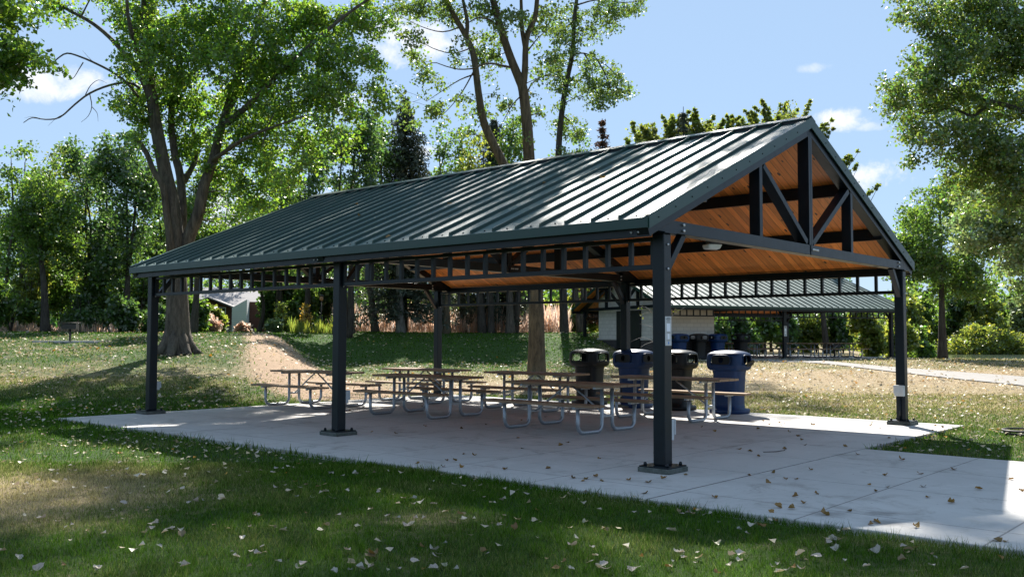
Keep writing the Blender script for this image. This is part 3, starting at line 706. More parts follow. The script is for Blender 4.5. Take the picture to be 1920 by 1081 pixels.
# fire ring at the right frame edge
p=slabpt(1925,812); rg=MB(); pts=[(p[0]+.36*math.cos(a),p[1]+.36*math.sin(a),.05) for a in np.linspace(0,2*math.pi,33)]
rg.tube(pts,.016,8,cap=False); rg.tube([(q[0],q[1],.0) for q in pts],.02,6,cap=False); o=rg.build('fire_ring',M['iron']); tag(o,'low dark iron ring on the grass at the right edge','fire ring')
# ------------------------------------------------------------------ foliage machinery
def leaves(C,n_per,rad,size,droop=.3,flat=.6,tint=(.65,1.35),hue=.12,shape=.40,seed=0,elong=None):
    g=np.random.default_rng(seed); K=len(C); n=K*n_per
    base=np.repeat(C,n_per,0); rr=np.repeat(np.broadcast_to(rad,(K,)),n_per)
    o=g.normal(size=(n,3)); o/=np.linalg.norm(o,axis=1,keepdims=True); o*= (g.random((n,1))**.45)
    o[:,2]*=flat
    if elong is not None: o[:,2]*=elong
    P=base+o*rr[:,None]; P[:,2]-=droop*rr*(o[:,0]**2+o[:,1]**2)
    a=g.normal(size=(n,3)); a[:,2]-=.5; a/=np.linalg.norm(a,axis=1,keepdims=True)
    b=g.normal(size=(n,3)); b[:,2]*=.55; b-=a*(a*b).sum(1,keepdims=True); b/=np.linalg.norm(b,axis=1,keepdims=True)
    nrm=np.cross(a,b)
    s=(size*g.uniform(.65,1.3,n))[:,None]; w=shape*s
    fold=nrm*s*.12
    V=np.stack([P,P+a*s*.45+b*w+fold,P+a*s,P+a*s*.5-b*w+fold],1)
    cl=np.repeat(g.uniform(.82,1.18,K),n_per); t=g.uniform(tint[0],tint[1],n)*cl; h=g.normal(size=n)*hue
    cols=np.stack([t*(1+h),t,t*(1-.5*h)],-1); return V,np.clip(cols,.1,3)
class Tree:
    def __init__(s,name,label,cat,base,group=None):
        s.root=empty(name,base); tag(s.root,label,cat,group); s.o=np.array(base,float); s.mb=MB(); s.nodes=[]; s.C=[]; s.Rr=[]
    def limb(s,pts,r0,r1,n=8,res=4,flare=0):
        P=smooth_path(pts,res); k=len(P); t=np.linspace(0,1,k); rad=r0+(r1-r0)*t**.8
        if flare: rad=rad*(1+flare*np.exp(-(t*k/res)*2.2))
        s.mb.tube(P-s.o,rad,n)
        for p,r in zip(P,rad): s.nodes.append((p[0],p[1],p[2],r))
        return P
    def blob(s,c,rx,ry,rz,n,g,hollow=.0,crad=.5,dup=1):
        "sample n leaf clusters inside an ellipsoid; the axes are camera-right, camera-forward and up"
        o=g.normal(size=(n,3)); o/=np.linalg.norm(o,axis=1,keepdims=True); o*=(hollow+(1-hollow)*g.random((n,1)))**.5
        P=np.array(c)+o[:,:1]*rx*rt+o[:,1:2]*ry*fh+o[:,2:]*np.array([0,0,rz])
        if dup>1:   # unseen upper crowns, stacked denser, with gaps added to let sun patches through
            la=P@rt; P=P[np.sin(la*1.25+1.4*np.sin(P[:,2]*.8))*np.sin(P[:,2]*1.15+la*.4)>-.22]
        q=(crad*g.uniform(.6,1.3,len(P))).tolist()
        for _ in range(dup): s.C.extend(P.tolist()); s.Rr.extend(q)
    def twigs(s,g,every=1,rmax=.07,minr=.006,steps=4):
        C=np.array(s.C); 
        if not len(C): return
        nodes=np.array(s.nodes); d=np.linalg.norm(C[:,None]-nodes[None,:,:3],axis=2).min(1); order=np.argsort(d)
        cap=len(nodes)+len(order)*steps; buf=np.zeros((cap,4)); buf[:len(nodes)]=nodes; m_=len(nodes)
        for q,i in enumerate(order):
            c=C[i]; N_=buf[:m_]; dv=c-N_[:,:3]; dist=np.linalg.norm(dv,axis=1)+np.maximum(0,-dv[:,2])*1.2-np.minimum(N_[:,3],.3)*2
            k=int(np.argmin(dist)); st=N_[k,:3].copy(); r=min(N_[k,3]*.62,rmax,.012+.016*np.linalg.norm(dv[k])); r=max(r,minr)
            mid=(st+c)/2+g.normal(size=3)*.08*np.linalg.norm(dv[k])+np.array([0,0,.07*np.linalg.norm(dv[k])])
            t=np.linspace(0,1,steps+1)[:,None]; P=(1-t)**2*st+2*t*(1-t)*mid+t*t*c
            rad=np.linspace(r,max(r*.35,minr*.6),steps+1)
            if q%every==0: s.mb.tube(P-s.o,rad,4,cap=False)
            buf[m_:m_+steps,:3]=P[1:]; buf[m_:m_+steps,3]=rad[1:]; m_+=steps
    def finish(s,leafkey,barkkey,n_per,size,seed,part='crown',**kw):
        s.mb.build('trunk',M['bark_'+barkkey],s.root)
        if len(s.C):
            V,c=leaves(np.array(s.C)-s.o,n_per,np.array(s.Rr),size,seed=seed,**kw)
            bigmesh(part,V,4,LEAFN[leafkey],s.root,c)
        return s.root
def pxm(d): return d/F
# ---- generic background tree
def gtree(px,d,top,hw,leaf,bk,label,seed,cbot=.25,ncl=150,nper=36,size=.24,crad=.75,stems=1,trw=None,group=None,name='leafy_tree',cat='tree',lean=0,sky=0,irregular=1.,spikes=0):
    g=np.random.default_rng(seed); B=ground(px,d); k=pxm(d); Htop=W(px,top-22,d)[2]; H=Htop-B[2]; w=hw*k
    T=Tree(name,label,cat,B,group); tr=(trw*k/2 if trw else .012*H+.06)
    z0=B[2]+H*cbot
    for i in range(stems):
        off=(i-(stems-1)/2)*w*.35; tip=np.array([B[0],B[1],B[2]+H*(.86-.06*abs(i-(stems-1)/2))])+rt*(off*1.2+lean*k)
        q=B+rt*(off*.25)
        pts=[q+np.array([0,0,-.25]),q*.7+tip*.3+rt*g.normal()*.04*H*.5+np.array([0,0,0]),q*.35+tip*.65+rt*g.normal()*.05*H*.5,tip]
        T.limb(pts,tr/(stems**.35),.03,8,4,flare=.35 if stems==1 else .1)
    nb=max(4,int(7*irregular)); 
    T.blob((B[0],B[1],z0+(Htop-z0)*.5),w*.72,w*.72,(Htop-z0)*.46,int(ncl*.45),g,.2,crad)
    for j in range(nb):
        a=g.uniform(0,2*math.pi); zz=g.uniform(.12,.86); rr=w*(.75*math.sqrt(max(.05,1-(2*zz-1)**2)))
        c=np.array([B[0],B[1],z0+(Htop-z0)*zz])+rt*(math.cos(a)*rr)+fh*(math.sin(a)*rr)
        T.blob(c,w*g.uniform(.25,.42),w*.35,(Htop-z0)*g.uniform(.10,.17),int(ncl*.55/nb),g,.1,crad)
    T.twigs(g,1,rmax=tr*.45,minr=.012)
    if spikes:   # upright leafy leader shoots
        for j in range(spikes):
            lx=g.uniform(-1,1); p=np.array([B[0],B[1],0])+rt*lx*w+fh*g.uniform(-.5,.5)*w; h_=(.78+.22*math.sqrt(max(0,1-lx*lx)))
            zt_=B[2]+H*(h_*g.uniform(.88,1.0)); L_=g.uniform(1.6,3.9); tilt=rt*(lx*.55+g.normal()*.2)
            for t in np.linspace(0,1,12):
                q=p+tilt*L_*t*t+g.normal(size=3)*.08; T.C.append((q[0],q[1],zt_-L_*(1-t))); T.Rr.append(.34*(1-t*.65)*g.uniform(.6,1.25))
            T.mb.tube(np.array([[p[0],p[1],zt_-L_-1],[p[0]+tilt[0]*L_,p[1]+tilt[1]*L_,zt_-.1]])-T.o,[.05,.01],4,cap=False)
    return T.finish(leaf,bk,nper,size,seed)
def spruce(px,d,top,hw,label,seed,leaf='spruce',bk='dark',dens=1.,bot=.1,name='spruce_tree'):
    g=np.random.default_rng(seed); B=ground(px,d); Htop=W(px,top,d)[2]; H=Htop-B[2]; w=hw*pxm(d)
    T=Tree(name,label,'tree',B); T.limb([B-np.array([0,0,.2]),B+np.array([0,0,H*.5]),B+np.array([0,0,H])],.018*H,.02,8,6)
    C=[];Rr=[]; z=bot
    while z<.99:
        nbr=int(6+5*(1-z)); l=w*(1-z)**.72*g.uniform(.7,1.15)+.12; a0=g.random()*6.28
        for k in range(nbr):
            if g.random()>dens: continue
            a=a0+k*2*math.pi/nbr+g.normal()*.15; ll=l*g.uniform(.65,1.1); p0=B+np.array([0,0,H*z])
            dr=np.array([math.cos(a),math.sin(a),0]); drp=-.22*ll+.25*H*.02
            tip=p0+dr*ll+np.array([0,0,drp]); mid=p0+dr*ll*.5+np.array([0,0,drp*.25])
            T.mb.tube(np.array([p0,mid,tip])-T.o,[.03,.02,.008],4,cap=False)
            for t in np.arange(.25,1.01,max(.16,.30/max(ll,.3))):
                C.append(p0*(1-t)+tip*t+np.array([0,0,-.1])); Rr.append(.16+.22*ll*(1-t*.5)*.5)
        z+=g.uniform(.022,.034)
    T.C=C; T.Rr=Rr
    return T.finish(leaf,bk,int(26),.26,seed,shape=.17,flat=.6,droop=.5,tint=(.5,1.4))
def shrub(px,d,top,hw,leaf,label,seed,ncl=60,nper=34,size=.2,bk='dark',group=None,name='shrub',base=None):
    g=np.random.default_rng(seed); B=ground(px,d) if base is None else base; k=pxm(d); H=max(.4,W(px,top,d)[2]-B[2]); w=hw*k
    T=Tree(name,label,'shrub',B,group)
    for i in range(5):
        a=g.random()*6.28; T.limb([B-np.array([0,0,.1]),B+np.array([math.cos(a)*w*.15,math.sin(a)*w*.15,H*.3]),B+np.array([math.cos(a)*w*.45,math.sin(a)*w*.45,H*.75])],.045,.012,5,3)
    for j in range(5):
        c=B+rt*g.uniform(-.6,.6)*w+fh*g.uniform(-.6,.6)*w+np.array([0,0,H*g.uniform(.2,.72)])
        T.blob(c,w*.45,w*.45,H*.26,ncl//5,g,.1,.36)
    T.twigs(g,2,rmax=.03,minr=.008,steps=3)
    return T.finish(leaf,bk,nper,size,seed,flat=.8)
exec_trees=True
# ================= hero maple (left)
def maple():
    d=32.; g=np.random.default_rng(11); k=pxm(d)
    B=ground(333,d); T=Tree('maple_tree','big maple with thick forked trunk and bright leafy crown on the left lawn','tree',B)
    P=lambda x,y,o=0: W(x,y,d+o)
    b0=B.copy(); b0[2]-=.3
    s1=T.limb([b0,P(333,600),P(331,520),P(328,450),P(322,380),P(309,320),P(290,220),P(279,130),P(273,40),P(270,-60),P(262,-160),P(268,-280)],.43,.06,14,5,flare=.6)
    # root flare
    for a in np.linspace(0,2*math.pi,9)[:-1]:
        dr=np.array([math.cos(a),math.sin(a),0]); 
        T.mb.tube(np.array([B+dr*.18+np.array([0,0,.95]),B+dr*.36+np.array([0,0,.35]),B+dr*.62+np.array([0,0,.05]),B+dr*.95+np.array([0,0,-.12])])-T.o,[.2,.2,.16,.07],7)
    T.limb([P(336,520,.1),P(350,455,.1),P(372,400,0),P(382,350),P(400,300),P(412,250),P(430,190,.3),P(446,140,.5),P(470,90,.8),P(490,20,1),P(520,-60,1.5),P(540,-200,1.5)],.26,.05,10,4)
    T.limb([P(338,500,.5),P(342,400,.6),P(338,330,.8),P(326,280,1),P(322,200,1.2),P(345,150,1.5),P(395,105,2),P(420,40,2),P(430,-60,2),P(420,-200,2)],.19,.04,9,4)
    T.limb([P(322,480,-.3),P(312,400,-.4),P(305,350,-.5),P(288,320,-.6),P(276,290,-.6),P(262,268,-.6),P(246,254,-.6)],.13,.075,8,3)
    T.limb([P(284,190),P(262,140),P(248,122,.2),P(215,80,.4),P(175,45,.6),P(130,20,.6),P(95,0,.6),P(50,-30,.6),P(0,-70,.6)],.11,.03,8,4)
    T.limb([P(286,205,.3),P(284,140,.4),P(286,60,.6),P(284,0,.6),P(300,-90,.6),P(330,-220,.3)],.14,.03,8,4)
    T.limb([P(412,240),P(440,220,-.3),P(475,188,-.6),P(512,150,-1),P(560,105,-1.3),P(610,60,-1.5),P(660,20,-1.5),P(720,-20,-1.5),P(780,-60,-1)],.13,.03,7,4)
    T.limb([P(415,230,.3),P(445,180,1),P(470,130,1.6),P(490,118,2)],.1,.03,7,3)
    T.limb([P(345,340,1.2),P(362,310,1.6),P(368,290,2),P(360,200,3),P(385,140,3)],.12,.03,7,3)
    T.limb([P(283,150,-.2),P(258,95,-1.2),P(240,30,-2),P(235,-60,-2.5),P(215,-200,-3)],.1,.03,7,3)
    T.limb([P(400,300,-.2),P(455,262,-1.5),P(520,235,-2.5),P(580,215,-3)],.09,.02,6,3)
    # dead bare limbs to the left
    dead=[[P(262,185),P(238,156,-.2),P(214,137),P(182,120),P(152,107),P(126,100),P(108,110),P(96,121),P(78,122)],
          [P(262,165),P(240,155),P(205,160),P(168,175),P(140,196),P(112,220),P(85,224),P(60,221),P(44,230)],
          [P(156,117),P(148,130),P(138,146),P(128,150)],[P(168,175),P(172,200),P(165,218),P(152,229)],[P(160,178),P(170,160),P(185,150),P(200,156)],[P(172,200),P(182,212),P(184,228)],
          [P(184,122),P(170,112),P(155,95)],[P(120,214),P(105,222),P(90,236)],[P(75,222),P(60,219),P(46,221)],[P(205,130),P(220,128),P(232,140)]]
    for i,pp in enumerate(dead):
        r=[.055,.05,.022,.02,.018,.014,.014,.012,.01,.012][i]
        T.mb.tube(smooth_path(pp,3)-T.o,np.linspace(r,r*.25,len(smooth_path(pp,3))),5)
    bl=[(706,150,10,40,-1.5,7),(716,185,8,26,-1.5,4),(695,120,12,30,-1.5,5),(655,215,10,40,-1.5,6),(635,260,8,30,-1.5,4),(575,290,16,24,-1.5,6),(540,330,20,30,-1.5,8),(470,400,24,24,-1,7),(268,40,50,70,0,40),(240,20,35,50,0,16),(228,95,22,40,0,7),(250,150,28,30,0,9),(232,190,30,18,-.3,10),(262,210,28,28,0,11),(300,110,55,70,-1,46),(285,190,50,45,1,24),
        (350,60,70,80,0,70),(345,160,60,55,1.5,44),(355,230,50,40,1.5,26),(410,40,70,60,1,55),(430,110,60,50,-1.5,44),(480,60,70,60,-1,62),(500,130,60,45,0,46),
        (560,40,70,50,0,58),(570,110,60,40,-1,42),(620,40,60,40,0,40),(640,100,45,40,-1,24),(690,30,55,28,0,30),(470,190,60,40,1,38),(535,195,55,40,-1,36),(595,175,50,35,-1.5,26),(640,160,28,40,-1.5,12),
        (440,240,45,35,0,24),(500,250,50,35,0,28),(560,250,45,35,-1,22),(610,230,30,45,-1.5,13),(400,200,40,35,2,18),(385,270,40,35,2,20),(420,310,45,35,1,24),(470,310,45,40,0,26),(520,310,35,40,-1,16),
        (455,365,40,30,0,18),(500,375,30,30,0,11),(430,400,28,24,1,9),(355,300,25,25,2,7),(690,110,18,40,-1.5,8),(708,170,12,26,-1.5,5),(660,170,12,50,-1.5,8),(225,10,25,30,0,8),(120,10,24,14,.6,7),(90,8,30,16,.6,8),(60,-20,30,25,.6,9),(275,265,20,14,-.5,5),(330,270,25,20,2,8)]
    for x,y,rx,ry,o,n in bl: T.blob(P(x,y,o),rx*k,1.6,ry*k,int(n*.92),g,.1,.44)
    for x,y,rx,ry,o,n in [(300,-100,130,80,0,60),(430,-90,110,80,0,80),(600,-80,120,70,0,8),(350,-220,140,80,0,60),(480,-230,90,80,1,22),(150,-90,90,60,0,26),(250,-320,110,60,0,30),(420,-340,120,60,0,30)]:
        T.blob(P(x,y,o),rx*k,3.2,ry*k,n,g,.1,.62,dup=2)  # out-of-view upper crown, added to shade the left lawn
    T.twigs(g,1,rmax=.05,minr=.009)
    T.finish('maple','grey',62,.118,11,droop=.8,tint=(.55,1.45),hue=.16)
maple()
# ================= cottonwood (centre) two stems, and the slim right one
def cotton():
    d=36.; g=np.random.default_rng(21); k=pxm(d); P=lambda x,y,o=0: W(x,y,d+o)
    B=ground(1006,d)
    T=Tree('cottonwood_tree','tall thick brown trunk forking into two leaning stems behind the pavilion','tree',B)
    b0=B.copy(); b0[2]-=.3
    T.limb([b0,P(1006,640),P(1005,560),P(1002,480),P(998,400),P(992,300),P(988,233),P(981,170),P(973,147),P(957,108),P(940,57),P(924,0),P(905,-60),P(890,-160),P(880,-260),P(900,-440),P(920,-640)],.345,.05,12,4,flare=.25)
    T.limb([P(1000,470),P(980,390),P(947,315),P(920,260),P(906,225),P(897,173),P(888,105),P(873,67),P(842,10),P(820,-60),P(800,-150),P(790,-260),P(800,-450),P(820,-600)],.22,.04,10,4)
    T.limb([P(980,165),P(984,133),P(987,73),P(1003,33),P(1008,-10),P(1020,-100),P(1010,-200),P(1025,-320),P(1040,-480),P(1050,-620)],.15,.03,9,4)
    T.limb([P(985,90),P(978,50),P(977,0),P(970,-80),P(960,-200)],.1,.03,8,3)
    T.limb([P(874,70),P(876,40),P(868,0),P(860,-60),P(850,-160)],.1,.03,7,3)
    T.limb([P(968,128,.1),P(945,124,-.2),P(922,119,-.4),P(902,122,-.5),P(890,128,-.5),P(860,130,-.7),P(835,124,-1),P(810,118,-1.2),P(780,140,-1.4)],.055,.012,6,3)
    T.limb([P(928,45,0),P(915,36,-.3),P(895,34,-.5),P(880,42,-.6)],.06,.02,6,3)
    T.limb([P(985,190),P(995,160,.5),P(1020,143,.8),P(1050,145,1)],.04,.012,6,3)
    for pp in ([P(890,130),P(868,170,-.5),P(845,200,-.7),P(820,225,-.9)],[P(888,140),P(862,150,-.5),P(830,170,-.6),P(800,190,-.6)],[P(884,90),P(850,100,-.6),P(810,90,-.9),P(780,70,-1)],[P(866,50),P(830,60,-.4),P(790,50,-.6),P(750,30,-.8)],[P(982,175),P(962,195,-.3),P(950,215,-.4),P(940,235,-.4)],[P(990,95),P(1010,70,-.4),P(1035,50,-.5)]):
        T.limb(pp,.035,.008,5,3)
    bl=[(900,100,20,50,12),(800,150,36,30,9),(790,110,30,16,6),(770,60,30,20,7),(830,200,26,22,6),(820,215,20,12,4),(870,190,18,20,4),(925,120,24,30,6),(940,190,18,20,4),(1000,60,24,40,9),(960,30,35,30,11),(915,20,40,25,14),(850,20,40,22,14),(800,20,40,24,14),(760,10,40,20,12),(1030,30,30,25,9),(1020,130,24,30,6),(1000,200,20,26,5),(930,60,20,30,6),(860,90,22,26,5),(745,180,14,18,3),(765,205,14,12,3),(875,240,14,10,2),(770,235,14,10,2),(905,205,26,18,5),(1035,100,20,30,6),(980,260,12,16,2)]
    for x,y,rx,ry,n in bl: T.blob(P(x,y,g.uniform(-1.5,1.5)),rx*k,1.2,ry*k,int(n*1.25),g,.1,.42)
    for x,y,rx,ry,n in [(880,-90,160,60,80),(1000,-120,140,70,80),(780,-150,120,70,10),(900,-220,180,80,100),(1020,-260,120,80,70),(820,-320,130,70,26),(950,-380,140,60,60),(700,-80,60,40,6),(860,-470,140,70,34),(1000,-520,130,80,50),(900,-620,140,80,52),(1060,-640,110,80,40),(1130,-560,90,70,40),(1120,-420,80,60,30),(740,-560,110,80,50)]:
        T.blob(P(x,y,0),rx*k,3.8,ry*k,n,g,.1,.72,dup=4)  # crown above the view, shaped to shade the foreground and dapple the roof
    T.twigs(g,1,rmax=.035,minr=.007)
    T.finish('cottonwood','brown',36,.13,21,droop=.4,hue=.12)
    # separate slim tree
    d=56.; k=pxm(d); P=lambda x,y,o=0: W(x,y,d+o); B=ground(1058,d)
    T=Tree('cottonwood_tree','slim dark stemmed tree with drooping leafy sprays, right of the forked trunk','tree',B)
    T.limb([B-np.array([0,0,.3]),P(1056,560),P(1050,400),P(1047,293),P(1053,213),P(1063,150),P(1073,100),P(1077,33),P(1084,-20),P(1095,-100),P(1090,-220),P(1100,-320)],.27,.06,9,4,flare=.2)
    for pp in ([P(1076,102),P(1095,100,-.3),P(1118,110,-.5),P(1145,130,-.6),P(1170,160,-.6)],[P(1095,100,-.3),P(1108,125,-.4),P(1112,165,-.5)],[P(1120,112,-.5),P(1140,150,-.6),P(1150,185,-.6)],[P(1080,10),P(1120,0,-.4),P(1170,5,-.6),P(1210,0,-.7)],[P(1062,150),P(1030,140,-.4),P(1000,150,-.5)],[P(1077,40),P(1050,60),P(1030,80)],[P(1053,215),P(1070,230),P(1085,260)]):
        T.limb(pp,.06,.014,5,3)
    bl=[(1062,90,22,40,12),(1055,170,20,40,10),(1050,240,18,30,8),(1078,240,16,22,6),(1072,40,26,40,12),(1130,20,40,18,16),(1185,8,34,12,9),(1150,40,24,14,7),(1098,150,24,34,14),(1130,165,30,28,16),(1165,165,20,22,8),(1130,190,26,12,7),(1100,60,22,24,7),(1040,60,22,30,8),(1035,130,20,24,6),(1085,290,14,14,4),(1050,285,14,14,4),(1150,130,22,14,6),(1110,115,22,14,6)]
    for x,y,rx,ry,n in bl: T.blob(P(x,y,g.uniform(-1,1)),rx*k,1.4,ry*k,int(n*1.4),g,.1,.52)
    for x,y,rx,ry,n in [(1110,-80,90,60,60),(1060,-170,100,70,60),(1130,-240,90,70,55),(1180,-100,60,50,25)]:
        T.blob(P(x,y,0),rx*k,3.2,ry*k,n,g,.1,.6,dup=1)
    T.twigs(g,1,rmax=.035,minr=.007)
    T.finish('cottonwood','dark',44,.16,22,droop=.5)
cotton()
# ================= big tree at the right edge
def righttree():
    d=24.; g=np.random.default_rng(31); k=pxm(d); P=lambda x,y,o=0: W(x,y,d+o); B=ground(2080,d)
    T=Tree('cottonwood_tree','large leafy tree leaning in from the right edge over the lawn','tree',B)
    T.limb([B-np.array([0,0,.3]),P(2075,500),P(2060,300),P(2040,100),P(2020,-60),P(2010,-200)],.42,.1,12,4,flare=.3)
    for pp,r in (([P(2065,330),P(1990,260),P(1920,210),P(1860,190),P(1790,170),P(1740,165)],.12),([P(1860,190),P(1830,215),P(1790,235),P(1745,250)],.05),([P(2070,420),P(1980,330),P(1900,290),P(1850,240),P(1790,205),P(1730,212)],.1),
        ([P(2045,150),P(1970,60),P(1900,20),P(1830,60),P(1790,110),P(1750,165)],.12),([P(2030,20),P(1940,-30),P(1850,-40),P(1760,-20),P(1690,0)],.12),([P(2072,470),P(1980,380),P(1900,330),P(1840,300),P(1780,330)],.1),([P(1900,300),P(1850,265),P(1790,255),P(1740,290)],.05)):
        T.limb(pp,r,.015,7,4)
    bl=[(1700,5,34,20,12),(1740,20,40,24,16),(1790,20,50,40,26),(1850,40,60,55,55),(1910,60,60,70,60),(1800,90,50,40,34),(1760,70,30,26,11),(1860,120,55,45,44),(1760,130,36,30,20),(1715,160,36,26,19),(1690,190,26,24,12),(1740,195,40,28,24),(1800,180,50,35,36),(1870,200,60,45,50),(1700,240,26,20,10),(1750,245,40,24,18),(1820,250,50,30,30),(1890,280,50,45,46),(1690,155,20,14,5),(1660,155,12,8,2),(1850,320,45,35,28),(1790,300,34,20,10),(1740,285,24,12,5),(1800,340,30,24,12),(1905,360,36,50,34),(1860,380,30,24,14),(1720,110,16,12,3)]
    for x,y,rx,ry,n in bl: T.blob(P(x,y,g.uniform(-1,1)),rx*k,1.2,ry*k,int(n*1.25),g,.1,.34)
    for x,y,rx,ry,n in [(1990,100,90,120,90),(2000,300,80,100,70),(2150,200,150,200,90),(1900,-80,150,70,90),(2050,-120,160,100,80),(2150,0,150,120,70)]:
        T.blob(P(x,y,.5),rx*k,2.6,ry*k,n,g,.1,.5)
    T.twigs(g,1,rmax=.035,minr=.006)
    T.finish('cottonwood','dark',52,.09,31,droop=.4,tint=(.55,1.5),hue=.2)
righttree()
# left frame-edge foliage, from a tree standing outside the frame
def lefttree():
    d=22.; g=np.random.default_rng(41); k=pxm(d); P=lambda x,y,o=0: W(x,y,d+o); B=ground(-170,d)
    T=Tree('maple_tree','leafy branch ends of a tree reaching in at the top left edge','tree',B)
    T.limb([B-np.array([0,0,.3]),P(-170,400),P(-180,200),P(-190,0),P(-180,-200)],.36,.1,10,4,flare=.3)
    for pp in ([P(-175,250),P(-100,160),P(-40,110),P(30,75)],[P(-60,120),P(-20,115),P(40,110)],[P(-180,100),P(-100,20),P(-20,-20),P(60,-30)]): T.limb(pp,.09,.012,6,4)
    for x,y,rx,ry,n in [(15,75,34,14,16),(55,95,26,12,12),(10,110,26,18,14),(25,140,16,14,6),(10,10,22,14,8),(55,15,18,8,4),(-40,120,50,40,30),(-30,0,50,50,35),(75,110,12,8,3),(-140,100,110,140,90),(-180,-100,160,110,120),(-20,-110,90,60,50)]:
        T.blob(P(x,y,0),rx*k,1.3 if n<40 else 3,ry*k,n,g,.1,.36 if n<40 else .7)
    T.twigs(g,1,rmax=.035,minr=.006); T.finish('maple','grey',36,.13,41,droop=.6)
lefttree()
# ================= background trees
LW='woods behind the left lawn'
BG=[ # px d top hw leaf bark label cbot ncl stems trw
(25,54,262,62,'mid','grey','light green tree at the far left of the wood',.12,170,2,None),
(86,50,300,66,'mid','dark','tree with a thick straight trunk left of the pedestal grill',.32,190,1,18),
(165,55,262,66,'dark','dark','dark flat topped tree rising behind the grill',.2,200,3,None),
(120,60,255,50,'yellow','grey','yellowish green tree top behind the left wood',.15,130,1,None),
(238,53,238,66,'dark','dark','dark spreading tree just left of the big maple',.18,210,2,None),
(300,60,330,70,'mid','dark','green tree filling the gap behind the big maple trunk',.1,170,2,None),
(362,46,330,55,'mid','dark','tree with a dark straight trunk just right of the big maple',.35,120,1,16),
(440,92,330,60,'dark','dark','dark green tree behind the pale gabled house',.2,130,2,None),
(484,60,470,30,'mid','dark','small dark trunked tree at the right corner of the brown house',.4,60,1,10),
(520,60,300,56,'mid','dark','green tree above the left end of the near roof',.15,130,2,None),
(575,56,255,40,'dark','dark','narrow dark tree left of the ash grove',.2,110,1,None),
(652,52,205,62,'dark','dark','tall open crowned tree left of the tall spruce',.22,190,2,16),
(705,56,225,34,'mid','grey','slender tree between the open crowned tree and the spruce',.25,80,1,None),
(828,58,222,34,'mid','light','slender pale green tree, first of the three right of the spruce',.12,110,2,None),
(872,60,222,34,'mid','grey','slender pale green tree, middle one of three right of the spruce',.12,100,2,None),
(962,58,208,44,'mid','dark','rounded green tree top showing between the forked stems',.2,130,1,16),
(905,56,250,40,'yellow','dark','yellow green tree behind the left leaning stem',.3,90,1,16),
(838,55,420,40,'mid','brown','brown trunked tree on the mound with a low crown',.42,60,1,15),
(1088,58,240,34,'mid','grey','green tree top just right of the slim dark stem',.15,100,2,None),
(1245,70,232,64,'yellow','dark','yellow green maple top, leftmost above the roof ridge',.2,130,1,None),
(1330,70,208,60,'yellow','dark','yellow green maple top, middle one above the roof ridge',.2,140,2,None),
(1420,72,212,58,'yellow','dark','yellow green maple top near the roof peak',.2,130,1,None),
(1475,70,200,52,'yellow','dark','yellow green maple top just behind the roof peak',.2,90,1,None),
(1550,66,296,50,'yellow','dark','yellow green branches showing right of the roof peak',.3,90,1,None),
(1440,74,470,110,'dark','dark','dark broad tree behind the far pavilion roof',.0,200,2,None),
(1150,80,400,70,'mid','dark','green tree behind the restroom gable',.1,120,2,None),
(1766,49,335,100,'mid','dark','dark trunked tree on the lawn near the pond',.28,360,1,17),
(1990,38,300,185,'pale','dark','pale silvery green tree drooping in at the right edge by the pond',.24,620,1,None),
]
for i,(px,d,top,hw,lf,bk,lab,cb,ncl,st,tw) in enumerate(BG):
    gtree(px,d,top,hw,lf,bk,lab,100+i,cbot=cb,ncl=ncl,nper=56 if d<52 else 50,size=.16 if d<52 else .19,crad=.62 if d<52 else .72,stems=st,trw=tw,spikes=26 if 'maple top' in lab or 'right of the roof peak' in lab else 0)
spruce(757,57,180,128,'tall pointed spruce rising above the middle of the near roof',201)
spruce(925,60,220,110,'dark spruce half hidden behind the forked cottonwood',202)
spruce(1130,64,222,60,'thin reddish brown dying spruce top right of the slim stem',203,leaf='deadbrown',dens=.7)
spruce(1284,66,200,50,'narrow dark spruce top among the yellow green maples',204)
# bare trunks on the mound whose crowns are lost above
def trunkonly(px,d,w,lab,bk,lean,seed,top=250):
    g=np.random.default_rng(seed); B=ground(px,d); k=pxm(d); T=Tree('leafy_tree',lab,'tree',B)
    P=lambda x,y,o=0: W(x,y,d+o)
    T.limb([B-np.array([0,0,.25]),P(px+lean*.3,560),P(px+lean*.7,460),P(px+lean,360),P(px+lean*1.2,top+40)],w*k/2,.06,9,4,flare=.45)
    T.blob(P(px+lean,top+70,0),38*k,1.6,70*k,60,g,.1,.6); T.twigs(g,1,rmax=.05,minr=.01); T.finish('mid',bk,34,.22,seed)
trunkonly(752,55.5,17,'pale grey leaning trunk on the mound, left of centre','light',-10,301,330)
trunkonly(657,54.5,16,'straight brown trunk on the mound just right of the middle front column','grey',2,302,330)
trunkonly(921,56,13,'thin dark trunk on the mound left of the thick brown one','dark',-3,303,380)
trunkonly(957,55.5,16,'grey trunk with flared foot on the mound beside the thick brown one','grey',-6,304,380)
